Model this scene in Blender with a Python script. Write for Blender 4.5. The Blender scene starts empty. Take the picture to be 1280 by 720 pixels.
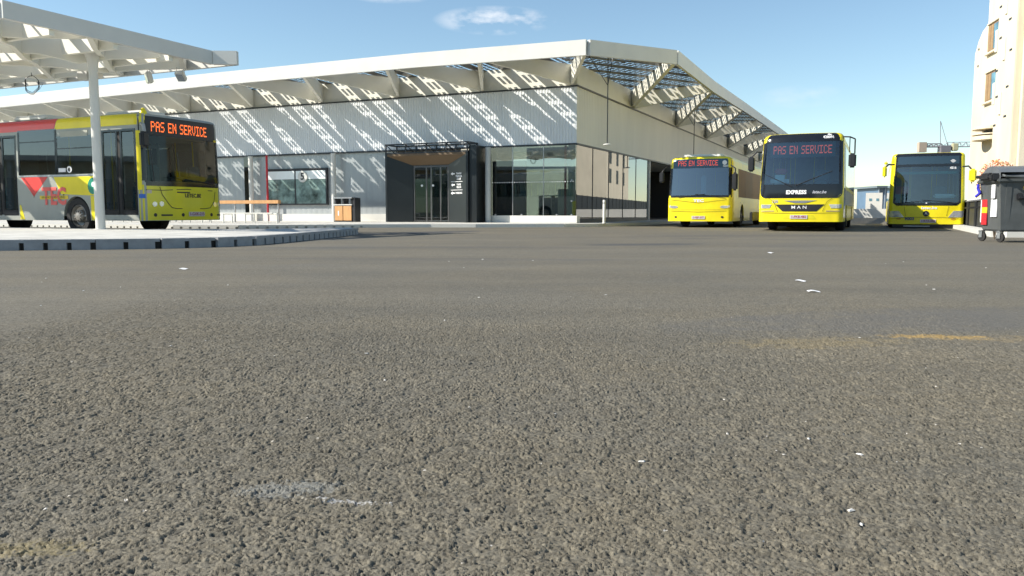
import bpy, bmesh, math, random
import numpy as np
from mathutils import Vector, Matrix
random.seed(7)
R = math.radians; PI = math.pi
sc = bpy.context.scene
COL = sc.collection

# ------------------------------------------------------------ camera, sky, sun
cd = bpy.data.cameras.new("camera"); cam = bpy.data.objects.new("camera", cd); COL.objects.link(cam)
cam.location = (0, 0, 0.62); cam.rotation_euler = (R(90 - 5.45), 0, 0)
cd.sensor_width = 36; cd.lens = 36 * 996 / 1280; cd.clip_start = 0.05; cd.clip_end = 3000
sc.camera = cam
SUN_AZ, SUN_EL = 261, 37
sd = bpy.data.lights.new("sun", 'SUN'); sd.energy = 5.0; sd.angle = R(0.5); sd.color = (1, 0.94, 0.84)
sun = bpy.data.objects.new("sun", sd); COL.objects.link(sun)
sv = Vector((math.sin(R(SUN_AZ)) * math.cos(R(SUN_EL)), math.cos(R(SUN_AZ)) * math.cos(R(SUN_EL)), math.sin(R(SUN_EL))))
sun.rotation_euler = sv.to_track_quat('Z', 'Y').to_euler()
W = bpy.data.worlds.new("World"); sc.world = W; W.use_nodes = True
wt = W.node_tree; wn = wt.nodes; wl = wt.links
bg = wn['Background']; bg.inputs[1].default_value = 0.098
sky = wn.new('ShaderNodeTexSky'); sky.sky_type = 'NISHITA'; sky.sun_disc = False
sky.sun_elevation = R(SUN_EL); sky.sun_rotation = R(SUN_AZ); sky.air_density = 1.0; sky.dust_density = 0.1; sky.ozone_density = 1.4
def wmath(op, a, b=None, clamp=False):
    n = wn.new('ShaderNodeMath'); n.operation = op; n.use_clamp = clamp
    for i, v in enumerate((a, b)):
        if v is None: continue
        if isinstance(v, (int, float)): n.inputs[i].default_value = v
        else: wl.new(v, n.inputs[i])
    return n.outputs[0]
tc = wn.new('ShaderNodeTexCoord'); sx = wn.new('ShaderNodeSeparateXYZ'); wl.new(tc.outputs['Generated'], sx.inputs[0])
az = wmath('ARCTAN2', sx.outputs[0], sx.outputs[1]); el = wmath('ARCSINE', sx.outputs[2])
nz = wn.new('ShaderNodeTexNoise'); nz.inputs['Scale'].default_value = 26; nz.inputs['Detail'].default_value = 6; nz.inputs['Roughness'].default_value = .55
mp = wn.new('ShaderNodeMapping'); mp.inputs['Scale'].default_value = (1, 1, 2.2); wl.new(tc.outputs['Generated'], mp.inputs[0]); wl.new(mp.outputs[0], nz.inputs[0])
total = None
for a0, e0, wa, we, s in ((-1.2, 13.1, 4.4, 1.0, .85), (-8.6, 14.6, 3.2, .6, .5), (19.6, 7.6, 3.0, .8, .22), (-45, 20, 12, 2.5, .7), (60, 22, 15, 3, .7), (130, 25, 25, 4, .8), (200, 22, 22, 4, .8), (-120, 28, 22, 4, .8)):
    da = wmath('DIVIDE', wmath('SUBTRACT', az, R(a0)), R(wa)); de = wmath('DIVIDE', wmath('SUBTRACT', el, R(e0)), R(we))
    d2 = wmath('ADD', wmath('MULTIPLY', da, da), wmath('MULTIPLY', de, de))
    m = wmath('MULTIPLY', wmath('SUBTRACT', 1.0, d2, True), s)
    total = m if total is None else wmath('MAXIMUM', total, m)
cl = wmath('MULTIPLY', total, wmath('MULTIPLY', wmath('SUBTRACT', nz.outputs[0], .40), 4.6, True), True)
mx = wn.new('ShaderNodeMixRGB'); wl.new(cl, mx.inputs[0]); tn = wn.new('ShaderNodeMixRGB'); tn.blend_type = 'MULTIPLY'; tn.inputs[0].default_value = 1; tn.inputs[2].default_value = (1.0, 1.07, 1.04, 1); wl.new(sky.outputs[0], tn.inputs[1])
wl.new(tn.outputs[0], mx.inputs[1]); mx.inputs[2].default_value = (6.6, 6.9, 7.3, 1)
wl.new(mx.outputs[0], bg.inputs[0])
sc.view_settings.view_transform = 'Standard'; sc.view_settings.look = 'None'; sc.view_settings.gamma = 1
sc.view_settings.exposure = 0.66

# ------------------------------------------------------------ materials
MATS = {}
def mat(name, col, rough=.6, metal=0, var=.08, vscale=3, bump=0, bscale=60, coat=0, emit=0, spec=None, streak=0):
    if name in MATS: return MATS[name]
    m = bpy.data.materials.new(name); m.use_nodes = True; MATS[name] = m
    nt = m.node_tree; b = nt.nodes['Principled BSDF']
    b.inputs['Roughness'].default_value = rough; b.inputs['Metallic'].default_value = metal
    if coat: b.inputs['Coat Weight'].default_value = coat; b.inputs['Coat Roughness'].default_value = .06
    if spec is not None: b.inputs['Specular IOR Level'].default_value = spec
    c = (*col, 1)
    if emit:
        b.inputs['Emission Color'].default_value = c; b.inputs['Emission Strength'].default_value = emit
    if var:
        t = nt.nodes.new('ShaderNodeTexCoord'); mpn = nt.nodes.new('ShaderNodeMapping'); nt.links.new(t.outputs['Object'], mpn.inputs[0])
        if streak: mpn.inputs['Scale'].default_value = (1, 1, streak)
        n = nt.nodes.new('ShaderNodeTexNoise'); n.inputs['Scale'].default_value = vscale; n.inputs['Detail'].default_value = 7; n.inputs['Roughness'].default_value = .62
        nt.links.new(mpn.outputs[0], n.inputs[0])
        r = nt.nodes.new('ShaderNodeMapRange'); r.inputs[1].default_value = .3; r.inputs[2].default_value = .7; r.inputs[3].default_value = 1 - var; r.inputs[4].default_value = 1 + var
        nt.links.new(n.outputs[0], r.inputs[0])
        x = nt.nodes.new('ShaderNodeVectorMath'); x.operation = 'SCALE'; x.inputs[0].default_value = col; nt.links.new(r.outputs[0], x.inputs['Scale'])
        nt.links.new(x.outputs[0], b.inputs['Base Color'])
        r2 = nt.nodes.new('ShaderNodeMapRange'); r2.inputs[3].default_value = max(0, rough - .08); r2.inputs[4].default_value = min(1, rough + .1)
        nt.links.new(n.outputs[0], r2.inputs[0]); nt.links.new(r2.outputs[0], b.inputs['Roughness'])
    else: b.inputs['Base Color'].default_value = c
    if bump:
        n2 = nt.nodes.new('ShaderNodeTexNoise'); n2.inputs['Scale'].default_value = bscale; n2.inputs['Detail'].default_value = 4
        bp = nt.nodes.new('ShaderNodeBump'); bp.inputs['Strength'].default_value = bump; bp.inputs['Distance'].default_value = .01
        t2 = nt.nodes.new('ShaderNodeTexCoord'); nt.links.new(t2.outputs['Object'], n2.inputs[0])
        nt.links.new(n2.outputs[0], bp.inputs['Height']); nt.links.new(bp.outputs[0], b.inputs['Normal'])
    return m
def glass(name, tint, ior=1.5, rough=.015, boost=0.0):
    m = bpy.data.materials.new(name); m.use_nodes = True; nt = m.node_tree; nt.nodes.clear()
    o = nt.nodes.new('ShaderNodeOutputMaterial'); t = nt.nodes.new('ShaderNodeBsdfTransparent'); t.inputs[0].default_value = (*tint, 1)
    g = nt.nodes.new('ShaderNodeBsdfGlossy'); g.inputs['Roughness'].default_value = rough; g.inputs[0].default_value = (.95, .97, 1, 1)
    f = nt.nodes.new('ShaderNodeFresnel'); f.inputs[0].default_value = ior
    ad = nt.nodes.new('ShaderNodeMath'); ad.operation = 'ADD'; ad.use_clamp = True; ad.inputs[1].default_value = boost; nt.links.new(f.outputs[0], ad.inputs[0])
    mxx = nt.nodes.new('ShaderNodeMixShader'); nt.links.new(ad.outputs[0], mxx.inputs[0]); nt.links.new(t.outputs[0], mxx.inputs[1]); nt.links.new(g.outputs[0], mxx.inputs[2])
    nt.links.new(mxx.outputs[0], o.inputs[0]); MATS[name] = m
    return m
white = mat('white_paint', (.66, .65, .60), .45, var=.05, vscale=1.2)
whitec = mat('shade_tinted_white', (.78, .76, .66), .5, var=.05, vscale=1)  # white paint with the warm tone of shade put into its colour
concrete = mat('pale_concrete', (.50, .49, .45), .85, var=.22, vscale=2.2, bump=.3, bscale=90)
kerbm = mat('kerb_concrete', (.30, .31, .32), .85, var=.16, vscale=5, bump=.3)
black = mat('black_plastic', (.018, .018, .02), .45, var=.15)
blackg = mat('black_gloss', (.012, .014, .018), .12, var=.1)
rubber = mat('rubber', (.022, .021, .02), .8, var=.25, vscale=12)
dark = mat('dark_metal', (.035, .037, .04), .4, var=.15, metal=.3)
porch = mat('anthracite_panel', (.011, .015, .017), .3, var=.12, vscale=1.5)
steel = mat('steel', (.5, .5, .5), .35, metal=.9, var=.1, vscale=9)
yellow = mat('bus_yellow', (.85, .70, .010), .36, var=.11, vscale=1.5, coat=.22)
yellow2 = mat('bus_yellow_shaded', (.70, .62, .012), .36, var=.06, vscale=1.6, coat=.4)  # bus yellow with shade put in, for left bus front and bumper recess
red = mat('bus_red', (.72, .055, .045), .34, var=.06, coat=.4)
silver = mat('bus_grey', (.33, .34, .30), .4, var=.12, vscale=1.4, coat=.3, streak=.5)
interior = mat('bus_interior', (.36, .38, .38), .7, var=.15)
seatm = mat('seat_fabric', (.12, .20, .24), .85, var=.2, vscale=8)
lampg = mat('lamp_lens', (.62, .64, .66), .12, metal=.55, var=.2, vscale=14)
plate_m = mat('plate_white', (.55, .5, .52), .4, var=.04)
platered = mat('plate_red', (.3, .03, .05), .5, var=0)
textw = mat('white_lettering', (.8, .8, .8), .5, var=0)
textb = mat('black_lettering', (.02, .02, .02), .5, var=0)
led = mat('led_orange', (1, .16, .03), .5, var=0, emit=1.0)
led_dim = mat('led_red', (.75, .10, .07), .5, var=0, emit=.62)
green = mat('green_sticker', (.01, .26, .16), .4, var=.1)
blue = mat('blue_sign', (.03, .13, .5), .4, var=.05)
wood = mat('orange_wood', (.56, .30, .12), .55, var=.15, vscale=6, streak=.2)
redp = mat('red_paint', (.5, .02, .03), .45, var=.08)
yelp = mat('yellow_plastic', (.75, .55, .02), .4, var=.05)
stucco = mat('cream_render', (.68, .60, .46), .9, var=.09, vscale=.8, bump=.2, bscale=40, streak=.35)
stucco2 = mat('yellow_render', (.70, .60, .42), .9, var=.05, vscale=.8, bump=.2, bscale=40)
pvm = mat('solar_cell', (.012, .014, .022), .3, var=.1)
bglass = glass('bus_glass', (.42, .52, .52), 1.5, .02, .05)
wglass = glass('windscreen_glass', (.55, .80, .84), 1.5, .02, .09)
sglass = glass('station_glass', (.60, .70, .68), 1.5, .008, .20)
sglassd = glass('station_glass_dark', (.5, .55, .55), 1.5, .008, .03)
sglass2 = glass('station_glass_side', (.45, .50, .50), 1.55, .008, .20)
dglass = glass('tinted_glass', (.18, .22, .22), 1.5, .02, .06)

# ------------------------------------------------------------ mesh helpers
class MB:
    def __init__(s): s.v = []; s.f = []
    def add(s, vs, fs, M=None):
        o = len(s.v)
        s.v += [tuple(M @ Vector(p)) if M else tuple(p) for p in vs]
        s.f += [tuple(i + o for i in f) for f in fs]; return s
    def box(s, x0, x1, y0, y1, z0, z1, M=None):
        return s.add([(x0,y0,z0),(x1,y0,z0),(x1,y1,z0),(x0,y1,z0),(x0,y0,z1),(x1,y0,z1),(x1,y1,z1),(x0,y1,z1)],
            [(0,3,2,1),(4,5,6,7),(0,1,5,4),(1,2,6,5),(2,3,7,6),(3,0,4,7)], M)
    def rbox(s, x0, x1, y0, y1, z0, z1, r=.03, seg=2, M=None):
        bm = bmesh.new(); bmesh.ops.create_cube(bm, size=1)
        for v in bm.verts: v.co = Vector(((x0+x1)/2 + v.co.x*(x1-x0), (y0+y1)/2 + v.co.y*(y1-y0), (z0+z1)/2 + v.co.z*(z1-z0)))
        bmesh.ops.bevel(bm, geom=bm.edges[:], offset=r, segments=seg, affect='EDGES')
        bm.verts.index_update()
        s.add([v.co.copy() for v in bm.verts], [[v.index for v in f.verts] for f in bm.faces], M); bm.free(); return s
    def tube(s, p0, p1, r0, r1=None, n=12, cap=True):
        p0 = Vector(p0); p1 = Vector(p1); r1 = r0 if r1 is None else r1
        d = (p1 - p0).normalized(); a = d.orthogonal().normalized(); b = d.cross(a)
        vs = []
        for p, r in ((p0, r0), (p1, r1)):
            for i in range(n): t = 2*PI*i/n; vs.append(p + a*math.cos(t)*r + b*math.sin(t)*r)
        fs = [(i, (i+1) % n, n + (i+1) % n, n + i) for i in range(n)]
        if cap: fs += [tuple(range(n))[::-1], tuple(range(n, 2*n))]
        return s.add(vs, fs)
    def path(s, pts, r, n=8):
        for a, b in zip(pts[:-1], pts[1:]): s.tube(a, b, r, n=n)
        return s
    def prism(s, poly, z0, z1, M=None):
        n = len(poly)
        return s.add([(x, y, z0) for x, y in poly] + [(x, y, z1) for x, y in poly],
            [tuple(range(n))[::-1], tuple(range(n, 2*n))] + [(i, (i+1) % n, n+(i+1) % n, n+i) for i in range(n)], M)
    def bar(s, a, b, w, h0a, h1a, h0b=None, h1b=None):
        """vertical plate from a to b in plan, w thick, from z h0 to h1 at each end"""
        if h0b is None: h0b, h1b = h0a, h1a
        a = Vector((a[0], a[1])); b = Vector((b[0], b[1])); d = (b-a).normalized(); n = Vector((-d.y, d.x))*w/2
        vs = [(*(a-n), h0a), (*(b-n), h0b), (*(b+n), h0b), (*(a+n), h0a), (*(a-n), h1a), (*(b-n), h1b), (*(b+n), h1b), (*(a+n), h1a)]
        return s.add(vs, [(0,3,2,1),(4,5,6,7),(0,1,5,4),(1,2,6,5),(2,3,7,6),(3,0,4,7)])
    def lathe(s, prof, n=24, M=None):
        """profile of (r, z), axis z"""
        vs = [(r*math.cos(2*PI*i/n), r*math.sin(2*PI*i/n), z) for r, z in prof for i in range(n)]
        fs = [(k*n+i, k*n+(i+1) % n, (k+1)*n+(i+1) % n, (k+1)*n+i) for k in range(len(prof)-1) for i in range(n)]
        return s.add(vs, fs, M)
    def build(s, name, m, parent=None, smooth=False, loc=None, rotz=None):
        me = bpy.data.meshes.new(name); me.from_pydata(s.v, [], s.f); me.update()
        o = bpy.data.objects.new(name, me); COL.objects.link(o)
        if m: me.materials.append(m)
        if smooth:
            me.shade_smooth(); me.set_sharp_from_angle(angle=R(35))
        if parent: o.parent = parent
        if loc: o.location = loc
        if rotz is not None: o.rotation_euler = (0, 0, rotz)
        return o
def tag(o, label=None, cat=None, group=None, kind=None):
    for k, v in (('label', label), ('category', cat), ('group', group), ('kind', kind)):
        if v: o[k] = v
    return o
def thing(name, label, cat, loc=(0, 0, 0), rotz=0, group=None):
    o = bpy.data.objects.new(name, None); COL.objects.link(o); o.location = loc; o.rotation_euler = (0, 0, rotz)
    o.empty_display_size = .2
    return tag(o, label, cat, group)
def text_mesh(s, size, res=3, bold=0, extrude=0, shear=0):
    c = bpy.data.curves.new('txt', 'FONT'); c.body = s; c.size = size; c.align_x = 'CENTER'; c.align_y = 'CENTER'; c.resolution_u = res
    c.offset = bold; c.extrude = extrude; c.shear = shear
    o = bpy.data.objects.new('txt', c); COL.objects.link(o)
    me = bpy.data.meshes.new_from_object(o.evaluated_get(bpy.context.evaluated_depsgraph_get()))
    vs = [tuple(v.co) for v in me.vertices]; fs = [tuple(p.vertices) for p in me.polygons]
    bpy.data.objects.remove(o); bpy.data.curves.remove(c); bpy.data.meshes.remove(me)
    return vs, fs

# ------------------------------------------------------------ ground: one sheet with real aggregate near the camera
def hash2(i, j, k):
    n = (i.astype(np.int64)*374761393 + j.astype(np.int64)*668265263 + k*2147483647) & 0xffffffff
    n = ((n ^ (n >> 13))*1274126177) & 0xffffffff
    return ((n ^ (n >> 16)) & 0xffffff)/float(0x1000000)
def worley(x, y, seed):
    ix = np.floor(x); iy = np.floor(y)
    f1 = np.full(x.shape, 9., np.float32); f2 = f1.copy(); idv = np.zeros(x.shape, np.float32)
    for a in (-1, 0, 1):
        for b in (-1, 0, 1):
            cx = ix+a; cy = iy+b
            d = np.hypot(cx + hash2(cx, cy, seed) - x, cy + hash2(cx, cy, seed+7) - y)
            c = hash2(cx, cy, seed+13)
            nearer = d < f1
            f2 = np.where(nearer, f1, np.minimum(f2, d)); idv = np.where(nearer, c, idv); f1 = np.where(nearer, d, f1)
    return f1, f2, idv
def vnoise(x, y, seed):
    ix = np.floor(x); iy = np.floor(y); fx = x-ix; fy = y-iy; fx = fx*fx*(3-2*fx); fy = fy*fy*(3-2*fy)
    return (hash2(ix, iy, seed)*(1-fx)+hash2(ix+1, iy, seed)*fx)*(1-fy) + (hash2(ix, iy+1, seed)*(1-fx)+hash2(ix+1, iy+1, seed)*fx)*fy
def build_ground():
    xs = list(np.arange(-2.5, 2.5, .0029)); d = .0029; x = xs[-1]
    while x < 900: d *= 1.02 if x < 3.6 else 1.13; x += d; xs.append(x); xs.insert(0, -x)
    ys = []; y = 1.16
    while y < 900:
        ys.append(y); d = .0023*(max(y, 1.5)/1.5)**1.25 if y < 7.3 else d*1.1; y += d
    y = 1.16; d = .01
    while y > -600: d *= 1.25; y -= d; ys.insert(0, y)
    xs = np.array(xs); ys = np.array(ys); nx, ny = len(xs), len(ys)
    X, Y = np.meshgrid(xs, ys); Z = np.zeros(X.shape)
    rows = np.where((ys > 1.1) & (ys < 7.4))[0]; cols = np.where(np.abs(xs) < 3.6)[0]
    sub = np.ix_(rows, cols); x = X[sub]; y = Y[sub]
    wx = x + (vnoise(x*190, y*190, 51)-.5)*.006; wy = y + (vnoise(x*190, y*190, 52)-.5)*.006
    f1, f2, idv = worley(wx*160, wy*140, 3); e = np.clip((f2-f1)/.26, 0, 1); e = e*e*(3-2*e)
    g1, g2, idg = worley(wx*250+5, wy*250, 21); eg = np.clip((g2-g1)/.4, 0, 1)
    loose = vnoise(x*7, y*7, 77)
    h = (.0014+.0040*(vnoise(x*34, y*34, 91) > .5))*e + .0010*(idv-.5) - .0070*((idv < .03+.13*loose) * e) - .0045*((idg < .12)*eg) + .0009*eg + .0006*(idg-.5) + .0012*(vnoise(x*40, y*40, 5)-.5)
    fade = np.clip((7.2-y)/4.5, 0, 1)*np.clip((3.5-np.abs(x))/1.2, 0, 1)
    Z[sub] = (h-.0022)*fade
    me = bpy.data.meshes.new('ground'); n = nx*ny
    me.vertices.add(n); co = np.empty((n, 3), np.float32); co[:, 0] = X.ravel(); co[:, 1] = Y.ravel(); co[:, 2] = Z.ravel()
    me.vertices.foreach_set('co', co.ravel())
    i = np.arange((nx-1)*(ny-1)); r = i//(nx-1); c = i % (nx-1); a = r*nx+c
    q = np.stack([a, a+1, a+nx+1, a+nx], 1).astype(np.int32)
    me.loops.add(q.size); me.loops.foreach_set('vertex_index', q.ravel())
    me.polygons.add(len(q)); me.polygons.foreach_set('loop_start', np.arange(0, q.size, 4, dtype=np.int32))
    me.update(calc_edges=True)
    o = bpy.data.objects.new('ground', me); COL.objects.link(o); o['kind'] = 'structure'
    return o
def asphalt():
    m = bpy.data.materials.new('asphalt'); m.use_nodes = True; nt = m.node_tree; N = nt.nodes; L = nt.links; b = N['Principled BSDF']
    b.inputs['Roughness'].default_value = .82; b.inputs['Specular IOR Level'].default_value = .35
    geo = N.new('ShaderNodeNewGeometry'); P = geo.outputs['Position']
    def noise(s, det=4, rough=.5, vec=None, dist=0):
        n = N.new('ShaderNodeTexNoise'); n.inputs['Scale'].default_value = s; n.inputs['Detail'].default_value = det; n.inputs['Roughness'].default_value = rough
        n.inputs['Distortion'].default_value = dist; L.new(vec or P, n.inputs[0]); return n.outputs[0]
    def ma(op, a, b_=None, c=None, clamp=False):
        n = N.new('ShaderNodeMath'); n.operation = op; n.use_clamp = clamp
        for i, v in enumerate((a, b_, c)):
            if v is None: continue
            if isinstance(v, (int, float)): n.inputs[i].default_value = v
            else: L.new(v, n.inputs[i])
        return n.outputs[0]
    def rng(v, a, b_, c, d):
        n = N.new('ShaderNodeMapRange'); L.new(v, n.inputs[0])
        for i, k in enumerate((a, b_, c, d)): n.inputs[i+1].default_value = k
        return n.outputs[0]
    def mixc(f, c1, c2):
        n = N.new('ShaderNodeMixRGB')
        if isinstance(f, (int, float)): n.inputs[0].default_value = f
        else: L.new(f, n.inputs[0])
        for i, c in ((1, c1), (2, c2)):
            if isinstance(c, tuple): n.inputs[i].default_value = (*c, 1)
            else: L.new(c, n.inputs[i])
        return n.outputs[0]
    col = mixc(rng(noise(.9, 6, .6), .35, .65, 0, 1), (.122, .112, .088), (.140, .124, .091))
    col = mixc(rng(noise(.22, 4, .6, dist=.8), .5, .68, 0, .55), col, (.112, .107, .091))
    vo = N.new('ShaderNodeTexVoronoi'); vo.inputs['Scale'].default_value = 95; L.new(P, vo.inputs[0])
    sp = N.new('ShaderNodeSeparateColor'); L.new(vo.outputs['Color'], sp.inputs[0])
    sc1 = N.new('ShaderNodeVectorMath'); sc1.operation = 'SCALE'; L.new(col, sc1.inputs[0]); L.new(rng(sp.outputs[0], 0, 1, .70, 1.28), sc1.inputs['Scale'])
    sc2 = N.new('ShaderNodeVectorMath'); sc2.operation = 'SCALE'; L.new(sc1.outputs[0], sc2.inputs[0]); L.new(rng(noise(14, 10, .8), .3, .7, .86, 1.14), sc2.inputs['Scale'])
    col = sc2.outputs[0]
    # long worn tracks
    mpp = N.new('ShaderNodeMapping'); mpp.inputs['Rotation'].default_value = (0, 0, R(-12)); mpp.inputs['Scale'].default_value = (.12, .9, 1); L.new(P, mpp.inputs[0])
    tr = N.new('ShaderNodeVectorMath'); tr.operation = 'SCALE'; L.new(col, tr.inputs[0]); L.new(rng(noise(1.1, 5, .6, vec=mpp.outputs[0]), .35, .65, .90, 1.10), tr.inputs['Scale']); col = tr.outputs[0]
    # pale chippings
    v2 = N.new('ShaderNodeTexVoronoi'); v2.inputs['Scale'].default_value = 48; L.new(P, v2.inputs[0]); s2 = N.new('ShaderNodeSeparateColor'); L.new(v2.outputs['Color'], s2.inputs[0])
    chip = ma('MULTIPLY', ma('GREATER_THAN', s2.outputs[1], .991), ma('LESS_THAN', v2.outputs['Distance'], .2)); col = mixc(chip, col, (.55, .52, .47))
    sep = N.new('ShaderNodeSeparateXYZ'); L.new(P, sep.inputs[0]); px, py = sep.outputs[0], sep.outputs[1]
    def blob(col, cx, cy, rx, ry, rot, c, amt, ns=30, lo=.45, hi=.6):
        ct, st = math.cos(R(rot)), math.sin(R(rot))
        dx = ma('SUBTRACT', px, cx); dy = ma('SUBTRACT', py, cy)
        u = ma('DIVIDE', ma('ADD', ma('MULTIPLY', dx, ct), ma('MULTIPLY', dy, st)), rx)
        v = ma('DIVIDE', ma('SUBTRACT', ma('MULTIPLY', dy, ct), ma('MULTIPLY', dx, st)), ry)
        d = ma('SUBTRACT', 1, ma('ADD', ma('MULTIPLY', u, u), ma('MULTIPLY', v, v)), clamp=True)
        k = rng(ma('ADD', noise(ns, 4, .6), ma('MULTIPLY', d, .28)), lo+.14, hi+.14, 0, amt)
        return mixc(ma('MULTIPLY', k, ma('MULTIPLY', d, 3, clamp=True)), col, c)
    col = blob(col, 2.12, 3.93, .34, .10, -8, (.42, .27, .07), .5, 22)
    col = blob(col, 1.45, 3.75, .6, .2, 8, (.26, .2, .09), .25, 14)
    col = blob(col, 2.6, 3.85, .6, .16, 0, (.28, .21, .10), .25, 16)
    col = blob(col, -.90, 1.42, .16, .05, 0, (.24, .19, .07), .35, 70)
    col = blob(col, -.50, 1.74, .16, .07, 10, (.25, .27, .27), .35, 70)
    col = blob(col, -.35, 1.66, .14, .022, -12, (.5, .5, .5), .6, 95, .56, .66)
    col = blob(col, 2.4, 4.6, 1.8, .55, 15, (.10, .098, .092), .6, 4, .3, .6)
    for cx, cy, rx, ry, ro, am in ((2.55, 15.3, 1.35, .5, 16, .75), (4.3, 18.6, .8, .3, 10, .55), (-1.6, 14.0, 3.2, .5, 3, .35), (-2.6, 24.2, 3.0, .95, 57, .8), (-.8, 10.5, 3, .35, -5, .3), (6.5, 21, 4, .9, 5, .35)):  # dark patches; the steep one off the platform tip paints in canopy shadow
        col = blob(col, cx, cy, rx, ry, ro, (.062, .063, .066), am, 3, .2, .5)
    L.new(col, b.inputs['Base Color'])
    bp = N.new('ShaderNodeBump'); bp.inputs['Distance'].default_value = .004; bp.inputs['Strength'].default_value = .55
    L.new(ma('ADD', noise(240, 3, .6), ma('MULTIPLY', vo.outputs['Distance'], -.9)), bp.inputs['Height']); L.new(bp.outputs[0], b.inputs['Normal'])
    return m
ground = build_ground(); ground.data.materials.append(asphalt())

# pale scraps lying on the asphalt
st = MB(); random.seed(3)
for i in range(34):
    y = 1.5 + 9*random.random()**1.6; x = random.uniform(-.62, .62)*y; s = random.uniform(.002, .0045)*(1+y*.13)
    M = Matrix.Translation((x, y, .001)) @ Matrix.Rotation(random.random()*6, 4, 'Z') @ Matrix.Diagonal((s*random.uniform(1, 2.2), s, s*.5, 1))
    vs = [(-1, -.7, 0), (.8, -1, 0), (1, .6, 0), (-.5, 1, 0), (-.6, -.4, 1), (.5, -.5, .8), (.4, .4, 1.1), (-.4, .5, .7)]
    st.add(vs, [(0,3,2,1),(4,5,6,7),(0,1,5,4),(1,2,6,5),(2,3,7,6),(3,0,4,7)], M)
tag(st.build('stone_chips', mat('chip_white', (.6, .58, .54), .8, var=.1)), kind='stuff', label='scattered pale stone chips on the asphalt', cat='stone chips')
for i, (x, y, l, a) in enumerate(((2.34, 6.15, .05, 5), (2.58, 7.1, .045, -8), (-3.55, 8.6, .05, 12), (3.9, 12.0, .05, 20))):
    o = MB()
    n = 7
    for k in range(n):
        t = k/n; t2 = (k+1)/n
        o.add([(-l+2*l*t, -.016, .006+.006*math.sin(t*5+i)), (-l+2*l*t2, -.018, .006+.006*math.sin(t2*5+i)), (-l+2*l*t2, .016, .010+.006*math.sin(t2*4)), (-l+2*l*t, .018, .010+.006*math.sin(t*4))], [(0,1,2,3)])
    ob = o.build('paper_scrap', textw, loc=(x, y, .002), rotz=R(a))
    tag(ob, ['white paper scrap on asphalt nearest the camera, right of centre', 'white paper scrap just beyond the nearest scrap, in front of the middle coach',
             'small white scrap on asphalt in front of the left platform kerb', 'small white scrap on asphalt in front of the grey wheeled bin'][i], 'litter', 'paper scraps on the asphalt')

# ------------------------------------------------------------ frames
AZB = 24.6; RZ = R(-AZB)
C0 = Vector((2.8, 35, 0))
def S2W(x, y): # station frame to world
    return (C0.x + x*math.cos(RZ) - y*math.sin(RZ), C0.y + x*math.sin(RZ) + y*math.cos(RZ))

# ---- pavement round the station
def strip_slab(front, back, z0, z1a, z1b, name, m, nosub=False):
    mb = MB(); n = len(front)
    for i in range(n-1):
        a, b = front[i], front[i+1]; c, d = back[i+1], back[i]
        mb.add([(*a, z1a), (*b, z1a), (*c, z1b), (*d, z1b), (*a, z0), (*b, z0), (*c, z0), (*d, z0)],
               [(0,1,2,3), (4,5,1,0), (6,7,3,2)] + ([(7,4,0,3)] if i == 0 else []) + ([(5,6,2,1)] if i == n-2 else []))
    o = mb.build(name, m); o['kind'] = 'structure'; return o
pav_f = [(-70, -11), (-12, -11), (-9.6, -10.2), (-6.6, -6.6), (-4.4, -5.0), (-2.7, -4.3), (0.3, -2.2), (1.2, -.6), (1.7, 1.5), (1.9, 4), (1.9, 70)]
pav_b = [(-70, 2), (-12, 2), (-9.6, 2), (-6.6, 2), (-4.4, 2), (-2.7, 2), (-2, 2), (-1.9, 2), (-1.8, 2.5), (-1.6, 5), (-1.6, 70)]
strip_slab([S2W(*p) for p in pav_f], [S2W(*p) for p in pav_b], -.03, .13, .15, 'pavement', concrete)
def kerb_line(pts, z0, z1, name, m, pitch, notch, depth=.12, zn=.08, inset=.0):
    """kerb of real blocks: the notches are openings between blocks at the foot"""
    mb = MB()
    for a, b in zip(pts[:-1], pts[1:]):
        a = Vector(a); b = Vector(b); L_ = (b-a).length; n = max(1, int(L_/pitch)); p = L_/n; d = (b-a)/L_; nn = Vector((-d.y, d.x))
        for k in range(n):
            q0 = a + d*p*k; q1 = a + d*p*(k+1)
            for (u, v, zz0, zz1) in ((q0, q1-d*notch, z0, z1), (q1-d*notch, q1, zn, z1-.004)):
                mb.add([(*(u-nn*depth), zz0), (*(v-nn*depth), zz0), (*(v+nn*.02), zz0), (*(u+nn*.02), zz0), (*(u-nn*depth), zz1), (*(v-nn*depth), zz1), (*(v+nn*.02), zz1), (*(u+nn*.02), zz1)],
                       [(0,3,2,1),(4,5,6,7),(0,1,5,4),(1,2,6,5),(2,3,7,6),(3,0,4,7)])
    o = mb.build(name, m); o['kind'] = 'structure'; return o
kerb_line([S2W(*p) for p in pav_f[1:4]] , -.03, .134, 'pavement_kerb', white, .36, .10, .05, .07)
kerb_line([S2W(*p) for p in [(-45, -11), (-12, -11)]] , -.03, .134, 'pavement_kerb', white, .36, .10, .05, .07)
kerb_line([S2W(*p) for p in pav_f[3:]] , -.03, .134, 'pavement_kerb', white, 1.0, .01, .05, .1)

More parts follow.
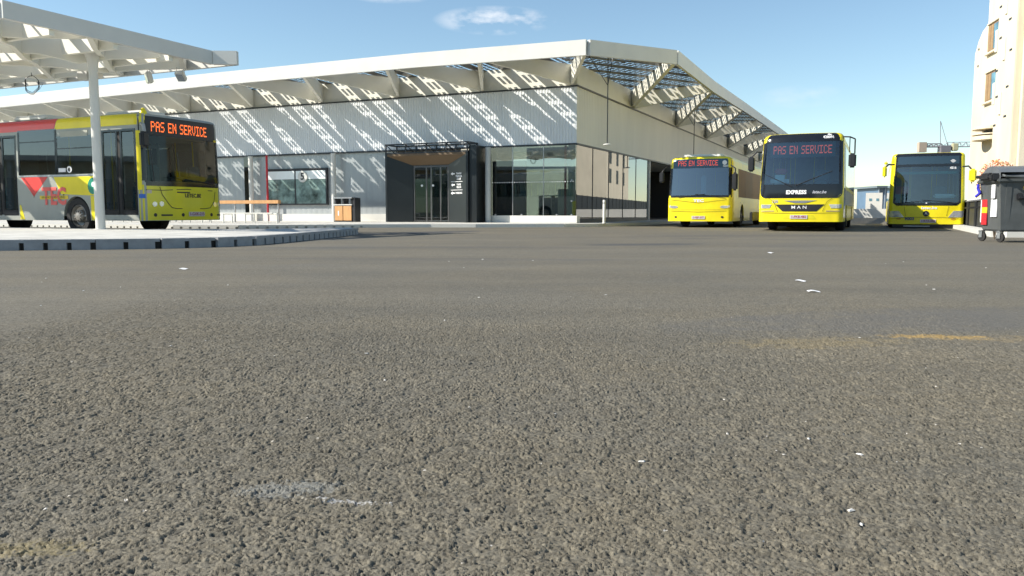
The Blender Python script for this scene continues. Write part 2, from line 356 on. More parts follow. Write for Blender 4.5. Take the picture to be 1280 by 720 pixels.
# ---- platform island on the left
isl_f = [(-26, 8.2), (-14, 11.35), (-8.9, 12.72), (-8.25, 12.9), (-6.9, 13.25), (-6.0, 13.6), (-5.3, 14.15), (-4.9, 14.95), (-4.75, 16.2), (-4.6, 17.7), (-4.5, 19.6), (-4.4, 22.3)]
isl_b = [(-28, 29.0), (-19, 24.8), (-16, 23.4), (-14, 22.45), (-12.5, 21.75), (-11, 21.05), (-10, 20.6), (-9.3, 20.3), (-8, 20.2), (-6.5, 20.7), (-5.4, 21.6), (-4.6, 22.3)]
strip_slab(isl_f, isl_b, -.03, .175, .185, 'platform', concrete)
kerb_line(isl_f[:4], -.03, .172, 'platform_kerb', kerbm, 1.0, .008, .12, .16)
mb = MB()  # black strip behind the kerb notches, so the openings come out dark
for a, b in zip(isl_f[3:-1], isl_f[4:]):
    d = (Vector(b)-Vector(a)).normalized(); nn = Vector((-d.y, d.x))*.035; mb.bar(Vector(a)-nn, Vector(b)-nn, .05, -.02, .135)
o = mb.build('platform_kerb', rubber); o['kind'] = 'structure'
kerb_line(isl_f[3:], -.03, .172, 'platform_kerb', kerbm, .33, .075, .12, .12)

# ------------------------------------------------------------ station building
stn = thing('bus_station', 'long low bus station with ribbed metal walls and deep white roof overhang', 'building', (C0.x, C0.y, 0), RZ)
# floor and core mass
def corrug(x0, y0, x1, y1, z0, z1, pitch, dep):
    mb = MB(); a = Vector((x0, y0)); b = Vector((x1, y1)); L_ = (b-a).length; d = (b-a)/L_; n = Vector((d.y, -d.x))
    k = int(L_/pitch); pts = []
    for i in range(k):
        for t, o in ((0, 0), (.32, 0), (.42, dep), (.9, dep)): pts.append(a + d*(i+t)*pitch + n*o)
    pts.append(b)
    vs = [(*p, z0) for p in pts] + [(*p, z1) for p in pts]; m = len(pts)
    mb.add(vs, [(i, i+1, m+i+1, m+i) for i in range(m-1)])
    mb.add([(*(a-n*.12), z0), (*(b-n*.12), z0), (*b, z0), (*a, z0)], [(0,1,2,3)])
    return mb
alu = mat('ribbed_aluminium', (.68, .70, .71), .5, metal=.1, var=.07, vscale=.9, streak=.2)
aluw = mat('ribbed_cladding_warm', (.66, .645, .58), .5, metal=.1, var=.06, vscale=.7, streak=.2)
frost = mat('frosted_cladding', (.38, .405, .41), .22, metal=.1, var=.03, vscale=.6, spec=.6)
corrug(-60, 0, 0, 0, 3.6, 6.0, .14, .018).build('ribbed_panel', alu, stn)
corrug(0, 0, 0, 72, 3.6, 6.0, .22, .012).build('ribbed_panel', aluw, stn)
mb = MB(); mb.box(-60, .05, -.045, .02, 6.0, 6.07); mb.box(-.02, .06, .02, 72, 6.0, 6.07); mb.build('ledge_trim', dark, stn)
mb = MB(); mb.box(-60, -.02, .10, .2, 6.07, 7.0); mb.box(-.2, -.02, .2, 72, 6.07, 7.0); mb.build('upper_wall', whitec, stn)
mb = MB(); mb.box(-60, .04, -.04, .1, 3.53, 3.6); mb.box(-.1, .045, .1, 72, 3.53, 3.6); mb.build('lintel_trim', dark, stn)
corrug(-60, .12, -9.3, .12, .45, 3.53, .34, .004).build('lower_cladding', frost, stn)
mb = MB(); mb.box(-60, -9.3, .0, .3, .14, .52); mb.build('base_course', white, stn)
mb = MB(); mb.box(-4.35, .06, -.06, .35, .145, .46); mb.build('plinth', white, stn)
# roof deck and ceiling, left open behind the bay so sun reaches its back wall
for x0, x1, y0, y1 in ((-60, -18, .2, 72), (-18, -.2, 6.3, 72)):
    zz = lambda y: 7.0+.6*(y-.2)/71.8
    MB().add([(x0, y0, zz(y0)), (x1, y0, zz(y0)), (x1, y1, 7.6), (x0, y1, 7.6), (x0, y0, zz(y0)-.1), (x1, y0, zz(y0)-.1), (x1, y1, 7.5), (x0, y1, 7.5)], [(0,1,2,3),(7,6,5,4),(0,4,5,1),(1,5,6,2),(3,7,4,0)]).build('roof_deck', whitec, stn)
for x0, x1, y0, y1 in ((-60, -18, .3, 30), (-18, -.2, 6.3, 30)): MB().box(x0, x1, y0, y1, 3.62, 3.7).build('ceiling', whitec, stn)
# fascia
def fascia(pts, th, name, m):
    for a, b in zip(pts[:-1], pts[1:]):
        MB().bar(a[:2], b[:2], .14, a[2]-th, a[2], b[2]-th, b[2]).build(name, m, stn)
FT = 7.08
LF = [(-60, -4, 6.75), (-33.8, -4, 6.93), (-17, -4, 7.13), (-5.6, -4, 7.15), (1.82, -4, 7.05)]
RF = [(4, 1.3, 7.42), (4, 9.4, 7.35), (4, 20.8, 7.55), (4, 43.5, 7.85), (4, 72, 8.1)]
mb = MB()
for a, b in zip(LF[:-1], LF[1:]): mb.bar(a[:2], b[:2], .14, a[2]-.58, a[2], b[2]-.58, b[2])
mb.build('roof_fascia', white, stn)
MB().bar((1.89, -3.93), (3.96, 1.24), .14, 6.47, 7.05, 6.84, 7.42).build('roof_fascia', white, stn)
mb = MB()
for a, b in zip(RF[:-1], RF[1:]): mb.bar(a[:2], b[:2], .14, a[2]-.58, a[2], b[2]-.58, b[2])
mb.build('roof_fascia', white, stn)
# beams, zigzag between wall and fascia
def beam(w, f, zf_top, th=.13, zw0=6.09, zt=None):
    zt = zt or zf_top-.1
    MB().bar(w, f, th, zw0, 6.95, zf_top-.50, zf_top-.12).build('roof_beam', whitec, stn)
beam((-.27, .08), (1.75, -3.9), 7.05)
for k in range(13):
    wx = -4.5*(k+1)-.1; fx = -2.64-4.4*k; wp = -.27 if k == 0 else -4.5*k-.1
    if fx < -40: zt = 6.88
    else: zt = np.interp(fx, [-60, -33.8, -17, -5.6, 1.8], [6.75, 6.93, 7.13, 7.15, 7.05])
    beam((wp, .08), (fx+.12, -3.9), zt); beam((wx, .08), (fx-.12, -3.9), zt)
rw = [(8.7, 1.3), (18.9, 9.8), (28.4, 20.2), (38.2, 30.6), (48, 41), (58, 51)]
for k, (w, f) in enumerate(rw):
    zt = float(np.interp(f, [1.3, 9.4, 20.8, 43.5, 72], [7.42, 7.35, 7.55, 7.85, 8.1]))
    beam((-.05, w), (3.9, f+.1), zt, .2)
    if k < 5:
        f2 = rw[k+1][1]; zt = float(np.interp(f2, [1.3, 9.4, 20.8, 43.5, 72], [7.42, 7.35, 7.55, 7.85, 8.1]))
        beam((-.05, w+.3), (3.9, f2-.1), zt, .2)
# solar glazing over the overhang: bars of cells with open clear strips between
def clip(poly, nx, ny, d):
    out = []
    for i in range(len(poly)):
        p, q = poly[i], poly[(i+1) % len(poly)]; a = nx*p[0]+ny*p[1]-d; b = nx*q[0]+ny*q[1]-d
        if a <= 0: out.append(p)
        if (a < 0 < b) or (b < 0 < a): t = a/(a-b); out.append((p[0]+(q[0]-p[0])*t, p[1]+(q[1]-p[1])*t))
    return out
def lattice(region, zf, ang, pu, wu, pv, wv, eu=(0, 1), ev=(0, 1), th=.02):
    mb = MB(); ct, st_ = math.cos(R(ang)), math.sin(R(ang))
    for dirx, diry, p, w, ex, lay in ((ct, st_, pu, wu, eu, 0), (-st_, ct, pv, wv, ev, 1)):
        vals = [dirx*x+diry*y for x, y in region]; k0 = int(math.floor(min(vals)/p)); k1 = int(math.ceil(max(vals)/p))
        for k in range(k0, k1+1):
            ww = w*(ex[1] if ex[0] and k % ex[0] == 0 else 1)
            pl = clip(clip(region, dirx, diry, k*p+ww/2), -dirx, -diry, -(k*p-ww/2))
            if len(pl) >= 3:
                n = len(pl); dz = .021*lay
                vs = [(x, y, zf(x, y)+dz) for x, y in pl] + [(x, y, zf(x, y)+dz+th) for x, y in pl]
                mb.add(vs, [tuple(range(n))[::-1], tuple(range(n, 2*n))] + [(i, (i+1) % n, n+(i+1) % n, n+i) for i in range(n)])
    return mb
def cells(region, zf0, band=.52, cw=.15, g=.135, cl=.25, cg=.13, th=.02, rot=0):
    """solar glazing: full black bands, and between them rows of small dark cells with clear glass round each"""
    alongx = False; cr_, sr_ = math.cos(R(rot)), math.sin(R(rot))
    fwd = lambda p: (p[0]*cr_-p[1]*sr_, p[0]*sr_+p[1]*cr_); bk = lambda x, y: (x*cr_+y*sr_, -x*sr_+y*cr_)
    region = [fwd(p) for p in region]; mb = MB(); P = band+2*cw+3*g; q = cl+cg
    def put(u0, u1, v0, v1):
        pl = region
        a, b_, c, d = ((1, 0), (-1, 0), (0, 1), (0, -1)) if not alongx else ((0, 1), (0, -1), (1, 0), (-1, 0))
        for n_, lim in ((a, u1), (b_, -u0), (c, v1), (d, -v0)):
            pl = clip(pl, n_[0], n_[1], lim)
            if len(pl) < 3: return
        pl = [bk(x, y) for x, y in pl]; n = len(pl); vs = [(x, y, zf0(x, y)) for x, y in pl] + [(x, y, zf0(x, y)+th) for x, y in pl]
        mb.add(vs, [tuple(range(n))[::-1], tuple(range(n, 2*n))] + [(i, (i+1) % n, n+(i+1) % n, n+i) for i in range(n)])
    iu, iv = (1, 0) if alongx else (0, 1)
    us = [p[iu] for p in region]; vv = [p[iv] for p in region]
    k = math.floor(min(us)/P)
    while k*P < max(us):
        v0, v1 = min(vv), max(vv)
        n = max(1, int((v1-v0)/1.2))
        for j in range(n): put(k*P, k*P+band, v0+(v1-v0)*j/n, v0+(v1-v0)*(j+1)/n-.001)
        for c in range(2):
            u0 = k*P+band+g+c*(cw+g); j = math.floor(min(vv)/q)
            while j*q < max(vv): put(u0, u0+cw, j*q, j*q+cl); j += 1
        k += 1
    return mb
zl = lambda x, y: 6.98 + (float(np.interp(x, [-60, -33.8, -17, -5.6, 1.82], [6.75, 6.93, 7.13, 7.15, 7.05]))-6.98-.09)*min(1, max(0, -y/4))
zr = lambda x, y: 6.98 + (float(np.interp(y, [1.3, 9.4, 20.8, 43.5, 72], [7.42, 7.35, 7.55, 7.85, 8.1]))-6.98-.09)*min(1, max(0, x/4))
zc = lambda x, y: 6.98 + .2*min(1, max(0, (x+max(0, -y)*.3)/4)) if y > -3.4 else 6.97
for k in range(13):
    x1 = -.27-4.45*k if k else -.27; x0 = -.27-4.45*(k+1)
    if x0 < -57: break
    cells([(x0, .1), (x0, -3.92), (x1, -3.92), (x1, .1)], zl).build('solar_glazing', pvm, stn)
cells([(-.27, .1), (-.27, -3.92), (1.75, -3.92), (3.9, 1.3), (0, 1.3)], lambda x, y: 7.0 if y < -2 else 7.0+(y+2)*.06*max(0, min(1, x/3)), .34, .15, .10, .26, .12, rot=25).build('solar_glazing', pvm, stn)
for y0, y1 in ((1.32, 9.6), (9.6, 20.2), (20.2, 30.6), (30.6, 41), (41, 56)):
    cells([(0, y0), (3.92, y0), (3.92, y1), (0, y1)], zr, .40, .15, .10, .26, .12, rot=25).build('solar_glazing', pvm, stn)
# glass bay right of the entrance
def pane(x0, y0, x1, y1, z0, z1, m, name='glass_pane', th=.02):
    return MB().bar((x0, y0), (x1, y1), th, z0, z1).build(name, m, stn)
pane(-4.3, .02, -3.05, .02, .46, 3.53, sglassd); pane(-3.04, .02, -1.55, .02, .46, 3.53, sglass); pane(-1.54, .02, -.03, .02, .46, 3.53, sglass)
ROWS = [(.05, 2.2), (2.22, 4.6), (4.62, 7.0), (7.02, 9.4), (9.42, 11.8)]
for a, b in ROWS: pane(-.02, a, -.02, b, .30, 3.53, sglass2)
mb = MB(); mb.box(-.14, 0, .36, 12, .145, .30); mb.build('plinth', dark, stn)
for y in (2.21, 4.61, 7.01, 9.41, 11.81): MB().box(-.06, 0.01, y-.012, y+.012, .3, 3.53).build('glazing_bar', dark, stn)
for x in (-3.045, -1.545): MB().box(x-.01, x+.01, -.01, .05, .46, 3.53).build('glazing_bar', steel, stn)
# manifestation dots on the glass
for i in range(34):
    x = -4.2 + i*.122; MB().box(x, x+.05, -.004, .0, 1.93, 1.97).build('glass_dot', textw, stn)
for x, z in ((-3.9, .5), (-2.6, .5), (-.9, .5), (-.2, .5), (-.2, 2.0), (-.2, 1.1)): MB().lathe([(0, .05), (.035, .05), (.035, 0)], 10, Matrix.Translation((x, -.0, z)) @ Matrix.Rotation(R(90), 4, 'X')).build('glass_fixing', steel, stn)
# interior of the bay
wallcream = mat('interior_wall', (.55, .53, .44), .8, var=.1)
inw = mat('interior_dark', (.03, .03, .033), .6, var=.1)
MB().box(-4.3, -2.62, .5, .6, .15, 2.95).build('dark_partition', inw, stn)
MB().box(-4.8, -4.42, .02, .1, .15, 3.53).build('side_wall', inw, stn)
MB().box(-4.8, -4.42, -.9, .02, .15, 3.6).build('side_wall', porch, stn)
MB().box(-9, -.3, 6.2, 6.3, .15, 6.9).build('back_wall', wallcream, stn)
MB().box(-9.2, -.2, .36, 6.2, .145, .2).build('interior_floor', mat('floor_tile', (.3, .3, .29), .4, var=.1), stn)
MB().box(-2.6, -.3, .55, .6, 2.55, 3.5).build('upper_band', mat('upper_band', (.33, .41, .41), .7, var=.05), stn)  # teal panel standing in for sky reflected in the upper glass
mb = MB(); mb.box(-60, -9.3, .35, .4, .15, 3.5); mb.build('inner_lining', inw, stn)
# right side dark hall behind the side glass
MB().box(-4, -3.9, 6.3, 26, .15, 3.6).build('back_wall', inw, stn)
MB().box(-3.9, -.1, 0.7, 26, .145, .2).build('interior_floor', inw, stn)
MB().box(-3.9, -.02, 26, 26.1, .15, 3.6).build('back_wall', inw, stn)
MB().box(-.3, -.05, 26.1, 72, .15, 3.55).build('side_wall', aluw, stn)
# columns
def column(x, y, r, z1, m, name='column'): return MB().tube((x, y, .14), (x, y, z1), r, n=20).build(name, m, stn, True)
colm = mat('column_grey', (.46, .48, .47), .5, var=.06)
column(-4.15, -.28, .13, 3.53, colm); column(-.32, .3, .16, 3.53, whitec); column(-.5, 4.4, .16, 3.53, colm); column(-.12, 12.3, .15, 3.53, colm)
column(-12.75, -.25, .12, 3.53, white); column(-18.1, -.22, .12, 3.53, white)
def redpole(x, y): return MB().tube((x, y, .14), (x, y, 3.53), .055, n=12).build('red_pole', redp, stn, True)
redpole(-.62, .3); redpole(-16.9, -.35)
pane(-18.75, .0, -18.45, .0, .52, 3.53, dglass, 'slot_window')
MB().box(-18.78, -18.42, .05, .09, .5, 3.53).build('slot_frame', black, stn)
# window with number 5
wf = MB(); wf.box(-17.25, -13.95+.6, .02, .09, .98, 2.85); wf = wf.build('window', inw, stn)
mb = MB()
for a in ((-17.25, -13.35, 2.78, 2.85), (-17.25, -13.35, .98, 1.05)): mb.box(a[0], a[1], -.02, .02, a[2], a[3])
for x in (-17.25, -15.4, -13.42): mb.box(x, x+.07, -.02, .02, 1.05, 2.78)
mb.build('frame', dark, wf)
MB().box(-17.15, -13.45, -.004, .012, 2.3, 2.72).build('upper_band', mat('blind_white', (.85, .90, .88), .6, var=.04), wf)
pg = mat('reflective_pane', (.18, .26, .24), .08, var=.8, vscale=1.8, spec=1)
MB().box(-17.15, -13.45, -.001, .010, 1.05, 2.29).build('pane', pg, wf)
mb = MB(); mb.lathe([(0, .03), (.29, .03), (.29, 0)], 32, Matrix.Translation((-14.85, -.03, 2.42)) @ Matrix.Rotation(R(90), 4, 'X')); sg = mb.build('number_disc', white, stn)
vs, fs = text_mesh('5', .5, 4, .012); MB().add([(x-14.85, -.066, y+2.42) for x, y, z in vs], fs).build('number', textb, sg)
# entrance porch
pr = MB()
pr.box(-9.2, -9.1, -1.0, 1.4, .15, 3.32); pr.box(-4.9, -4.8, -1.0, 1.4, .15, 3.32)
pr.add([(-9.1, -.99, .15), (-7.98, -.5, .15), (-7.98, -.5, 3.25), (-9.1, -.99, 3.25), (-9.1, -.4, .15), (-7.98, -.4, .15), (-7.98, -.4, 3.25), (-9.1, -.4, 3.25)], [(0,1,2,3), (1,5,6,2), (3,2,6,7), (4,7,6,5)])
pr.add([(-4.9, -.99, .15), (-6.05, -.5, .15), (-6.05, -.5, 3.25), (-4.9, -.99, 3.25), (-4.9, -.4, .15), (-6.05, -.4, .15), (-6.05, -.4, 3.25), (-4.9, -.4, 3.25)], [(3,2,1,0), (2,6,5,1), (7,6,2,3), (5,6,7,4)])
pr.box(-7.98, -6.05, -.5, -.4, 2.78, 3.25)
porch_o = pr.build('entrance_porch', porch, stn)
brown = mat('porch_soffit', (.13, .085, .045), .55, var=.1)
MB().add([(-9.1, -.985, 3.22), (-4.9, -.985, 3.22), (-6.05, -.51, 2.80), (-7.98, -.51, 2.80), (-9.1, -.985, 3.31), (-4.9, -.985, 3.31), (-4.9, 1.3, 3.31), (-9.1, 1.3, 3.31)], [(0,3,2,1), (4,5,6,7), (0,1,5,4)]).build('soffit', brown, porch_o)
mb = MB()
for z in (3.32, 3.72):
    mb.box(-9.2, -4.8, -1.0, -.93, z, z+.06); mb.box(-9.2, -4.8, -.06, -.0, z, z+.06)
    for x in (-9.2, -4.86): mb.box(x, x+.06, -.93, -.06, z+.001, z+.059)
for x in (-9.19, -8.1, -7.0, -5.95, -4.86):
    mb.box(x, x+.05, -.995, -.94, 3.38, 3.72); mb.box(x, x+.05, -.055, -.005, 3.38, 3.72)
    mb.tube((x+.02, -.97, 3.75), (x+.02, -.05, 3.35), .02, n=6)
mb.build('top_frame', dark, porch_o)
# doors
df = MB()
for x in (-7.97, -7.30, -7.05, -6.55, -6.14): df.box(x, x+.06, -.47, -.42, .15, 2.7)
df.box(-7.97, -6.06, -.47, -.42, 2.70, 2.77)
door = df.build('door', mat('door_frame', (.12, .12, .12), .35, metal=.6), porch_o)
MB().box(-7.9, -7.31, -.455, -.44, .17, 2.69).build('pane', dglass, door); MB().box(-7.23, -7.06, -.455, -.44, .17, 2.69).build('pane', dglass, door); MB().box(-6.98, -6.56, -.455, -.44, .17, 2.69).build('pane', bglass, door); MB().box(-6.48, -6.15, -.455, -.44, .17, 2.69).build('pane', bglass, door)
MB().box(-9.0, -6.5, 3.0, 3.1, .15, 3.3).build('hall_wall', mat('olive_wall', (.20, .19, .13), .7, var=.2), porch_o)
mb = MB()
for x in (-7.5, -6.9): mb.lathe([(0, .03), (.05, .03), (.05, 0)], 14, Matrix.Translation((x, -.48, 1.85)) @ Matrix.Rotation(R(90), 4, 'X'))
mb.build('sensor_light', textw, porch_o)
# sign on the splayed wall: arrows and lines
d = Vector((1.15, -.49)).normalized(); P0 = Vector((-6.05, -.5)) + d*.16; off = Vector((-.392, -.92))*.012
def on_splay(vs, u0, z0): return [(*(P0 + d*(x+u0) + off), y+z0) for x, y, z in vs]
sg = MB()
for lines, z0 in ((('TRAINS', 'TREINEN', 'ZUGE'), 2.36), (('TAXIS', 'VELOS'), 1.86), (('PARKING',), 1.48)):
    for i, t in enumerate(lines):
        vs, fs = text_mesh(t, .115, 2, .004); sg.add(on_splay(vs, .58, z0-i*.12), fs)
for z in (2.36, 1.86, 1.48):
    sg.add(on_splay([(.0, 0, 0), (.13, .08, 0), (.13, .028, 0), (.28, .028, 0), (.28, -.028, 0), (.13, -.028, 0), (.13, -.08, 0)], 0, z), [(0,6,1), (2,5,4,3)])
for z in (1.99, 1.61): sg.add(on_splay([(.0, 0, 0), (.85, 0, 0), (.85, .02, 0), (0, .02, 0)], 0, z), [(0,1,2,3)])
sg.build('wayfinding_text', textw, porch_o)

# furniture seen through the glass
cab = thing('display_rack', 'white rack with dark shelves behind the station glass', 'rack', (*S2W(-1.95, 1.9), .2), RZ)
mb = MB()
for x in (-.62, 0, .60): mb.box(x, x+.05, 0, .4, 0, 1.15)
mb.box(-.62, .65, 0, .4, 1.15, 1.2); mb.build('frame', white, cab)
mb = MB()
for z in (.15, .42, .69, .95): mb.box(-.56, .59, .03, .37, z, z+.03)
mb.box(-.56, .59, .39, .4, .1, 1.1); mb.build('shelf', seatm, cab)

def leafy(name, label, cat, loc, n, size, spread, cols, leaf, group=None, stemh=.0):
    o = thing(name, label, cat, loc)
    for ci, c in enumerate(cols[:1]):
        mb = MB()
        for i in range(n*len(cols)):
            while True:
                p = Vector((random.uniform(-1, 1), random.uniform(-1, 1), random.uniform(-1, 1)))
                if p.length < 1: break
            if random.random() < .35: p *= 1.12
            p = Vector((p.x*spread[0], p.y*spread[1], stemh + spread[2]*(1+p.z)))
            M = Matrix.Translation(p) @ Matrix.Rotation(random.random()*6.3, 4, 'Z') @ Matrix.Rotation(random.uniform(-1.2, 1.2), 4, 'X') @ Matrix.Rotation(random.uniform(-1, 1), 4, 'Y')
            s = size*random.uniform(.6, 1.3)
            mb.add([(-s*.1, -s, 0), (s*.5, -.1*s, s*.12), (0, s, 0), (-s*.5, .1*s, s*.1)], [(0,1,2,3)], M)
        lo = mb.build(leaf[ci], c, o)
        for c2 in cols[1:]: lo.data.materials.append(c2)
        for p_ in lo.data.polygons: p_.material_index = random.randrange(len(cols))
    mb = MB()
    for i in range(7):
        a = random.random()*6.3; mb.tube((0, 0, 0), (math.cos(a)*spread[0]*.6, math.sin(a)*spread[1]*.6, stemh+spread[2]*1.3), .012, .004, 6)
    mb.build('stem', mat('bark', (.12, .09, .06), .9), o)
    return o
gl = mat('leaf_green', (.05, .10, .025), .6, var=.3, vscale=20)
leafy('potted_plant', 'green potted plant near the rack in the glass bay', 'plant', (*S2W(-.95, 1.6), .2), 120, .12, (.3, .3, .35), [gl], ['foliage'])
leafy('potted_plant', 'bright green plant standing just inside the entrance doors', 'plant', (*S2W(-6.25, .3), .2), 120, .12, (.22, .22, .4), [mat('leaf_bright', (.12, .22, .03), .6, var=.3, vscale=20)], ['foliage'])

ct_ = thing('counter', 'long counter with brown top and yellow panels behind the side glass', 'counter', (*S2W(-.75, 3.0), .2), RZ)
MB().rbox(-.3, .3, 0, 6.5, .88, .96, .01).build('top', mat('brown_top', (.18, .07, .04), .5), ct_)
for i in range(8): MB().box(.2, .24, .1+i*.8, .5+i*.8, .15, .75).build('panel', (yelp, whitec, silver, yelp)[i % 4], ct_)
for i in range(5): MB().box(-.03, .03, .05+i*1.55, .11+i*1.55, 0, .88).build('leg', steel, ct_)
bs_ = thing('shelf_unit', 'tall white shelf unit standing behind the first side pane', 'shelf', (*S2W(-1.0, 1.0), .2), RZ)
for z in (.05, .5, .95, 1.4): MB().box(-.25, .25, 0, 1.1, z, z+.04).build('shelf', whitec, bs_)
for y in (0, .54, 1.08): MB().box(-.25, .25, y, y+.03, 0, 1.45).build('side', whitec, bs_)
# pendant lamps hanging from the overhang
def pendant(x, y, label):
    o = thing('pendant_lamp', label, 'lamp', (*S2W(x, y), 3.3), RZ, 'pendant lamps under the overhang')
    MB().tube((0, 0, .02), (0, 0, 3.55), .022, n=8).build('rod', dark, o)
    MB().path([(-.75, -.2, 3.55), (0, 0, 2.35), (.05, .5, 3.6)], .016, 6).build('brace', dark, o)
    MB().lathe([(0, .06), (.1, .05), (.17, .02), (.17, 0), (0, -.02)], 20).build('lamp_shade', white, o, True)
pendant(2.0, -1.9, 'white disc lamp hanging on a dark rod at the roof corner')
pendant(2.0, 14.6, 'dark rod of the pendant lamp hanging above the leftmost parked bus')

# bollard, bin, rail, bench
b = thing('bollard', 'slim white bollard standing on the kerb at the station corner', 'bollard', (*S2W(1.35, -.2), .13))
MB().lathe([(.09, 0), (.09, .03), (.062, .035), (.062, .98), (.05, 1.0), (0, 1.005)], 20).build('post', white, b, True)
MB().lathe([(.064, .84), (.064, .9)], 20).build('band', steel, b)

lb = thing('litter_bin', 'double litter bin with two wooden doors beside the entrance porch', 'litter bin', (*S2W(-11.35, -1.2), .14), RZ)
MB().box(-.52, .52, -.25, .25, 0, .05).build('base', dark, lb)
MB().rbox(-.5, .5, -.2, .24, .05, .8, .01).build('body', dark, lb)
for x in (-.49, .015): MB().rbox(x, x+.475, -.235, -.203, .07, .78, .008).build('door', wood, lb)
MB().box(-.53, .53, -.26, .26, .80, .85).build('shelf', white, lb)
mb = MB(); 
for x in (-.5, -.04, .42): mb.box(x, x+.08, -.2, .2, .85, 1.12)
mb.build('post', black, lb)
MB().rbox(-.56, .56, -.28, .28, 1.12, 1.18, .01).build('lid', steel, lb)
MB().box(.54, .68, -.2, .25, 0, 1.15).build('side_panel', black, lb)
vs, fs = text_mesh('i', .3, 3, .02); MB().add([(x-.26, -.24, y+.42) for x, y, z in vs], fs).build('symbol', textw, lb)

rl = thing('leaning_rail', 'long orange wooden leaning rail on thin metal posts before window 5', 'rail', (*S2W(-17.4, -4.2), .14), RZ)
MB().rbox(-5, 4.6, -.09, .09, .86, 1.02, .01).build('top_rail', wood, rl)
for x in (-3.6, -1.9, -1.5, .3, 1.9, 3.0, 4.5): MB().box(x, x+.05, -.03, .03, 0, .87).build('leg', steel, rl)

bn = thing('bench', 'low white slatted bench in front of the leaning rail', 'bench', (*S2W(-17.0, -6.1), .14), RZ)
mb = MB()
for y in (-.2, -.05, .1): mb.rbox(-5, 5.6, y, y+.12, .40, .45, .008)
mb.build('seat', white, bn)
for i in range(9):
    x = -4.7 + i*1.25; MB().path([(x, -.15, 0), (x+.02, -.15, .4), (x+.5, -.15, .4), (x+.52, -.15, 0)], .03, 6).build('leg', white, bn)

# ------------------------------------------------------------ platform canopy (left)
TX, TY = -7.5, 22.1
CS = 1.25; CZ = 1.21
cn = thing('platform_canopy', 'white steel canopy with crossing beams over the left bus platform', 'canopy', (TX, TY, 0), RZ)
cn.scale = (CS, CS, CZ)
def fas(a, b, m=white, th=.09, z0=3.80, z1=4.1): MB().bar(a, b, th, z0, z1).build('fascia', m, cn)
fas((-.47, -.22), (-.47, -4.8)); fas((-.43, -.20), (.02, .03)); fas((.0, .05), (-13, .05)); fas((-.52, -4.8), (-13, -4.8))
region = [(-13, 0), (-.1, 0), (-.5, -.25), (-.5, -4.75), (-13, -4.75)]
def seg_clip(p, q, poly):
    pts = [(p[0], p[1]), (q[0], q[1])]; t0, t1 = 0, 1; n = len(poly)
    area = sum(poly[i][0]*poly[(i+1) % n][1]-poly[(i+1) % n][0]*poly[i][1] for i in range(n)); sgn = 1 if area > 0 else -1
    for i in range(n):
        a, b_ = poly[i], poly[(i+1) % n]; ex, ey = b_[0]-a[0], b_[1]-a[1]
        f = lambda r: sgn*(ex*(r[1]-a[1])-ey*(r[0]-a[0])); f0, f1 = f(p), f(q)
        if f0 < 0 and f1 < 0: return None
        if f0 < 0: t0 = max(t0, f0/(f0-f1))
        elif f1 < 0: t1 = min(t1, f0/(f0-f1))
    if t0 >= t1-.02: return None
    return (p[0]+(q[0]-p[0])*t0, p[1]+(q[1]-p[1])*t0), (p[0]+(q[0]-p[0])*t1, p[1]+(q[1]-p[1])*t1)
conv = [(-13, 0), (-.48, 0), (-.48, -4.75), (-13, -4.75)]
PIT = 1.72
for sgn in (1, -1):
    for k in range(-2, 14):
        x0 = -k*PIT*1.15 if sgn == 1 else -k*PIT*1.15 - 3
        p = (x0+sgn*3.4, 1.0); q = (x0-sgn*3.4*1.0, -6.2)
        r = seg_clip(p, q, conv)
        if r:
            (ax, ay), (bx, by) = r
            mb = MB(); n = 8
            for i in range(n):   # scalloped lower edge, deep at the nodes
                t, t2 = i/n, (i+1)/n
                def fz(t_):
                    X_ = ax+(bx-ax)*t_; Y_ = ay+(by-ay)*t_; e_ = min(1, min(-Y_, Y_+4.8, -.45-X_)/.9)
                    return 3.82 - .27*max(0, e_)*(1-.6*abs(math.sin(t_*math.hypot(bx-ax, by-ay)*PI/1.9)))
                mb.bar((ax+(bx-ax)*t, ay+(by-ay)*t), (ax+(bx-ax)*t2, ay+(by-ay)*t2), .10, fz(t), 4.05, fz(t2), 4.05)
            mb.build('roof_beam', whitec, cn)
for yy in (-1.3, -2.6, -3.9):
    MB().bar((-13, yy), (-.5, yy), .10, 3.70, 4.04).build('roof_beam', whitec, cn)
lattice(region, lambda x, y: 4.055, 0, .55, .05, .5, .05, (3, 6), (0, 1)).build('solar_glazing', pvm, cn)
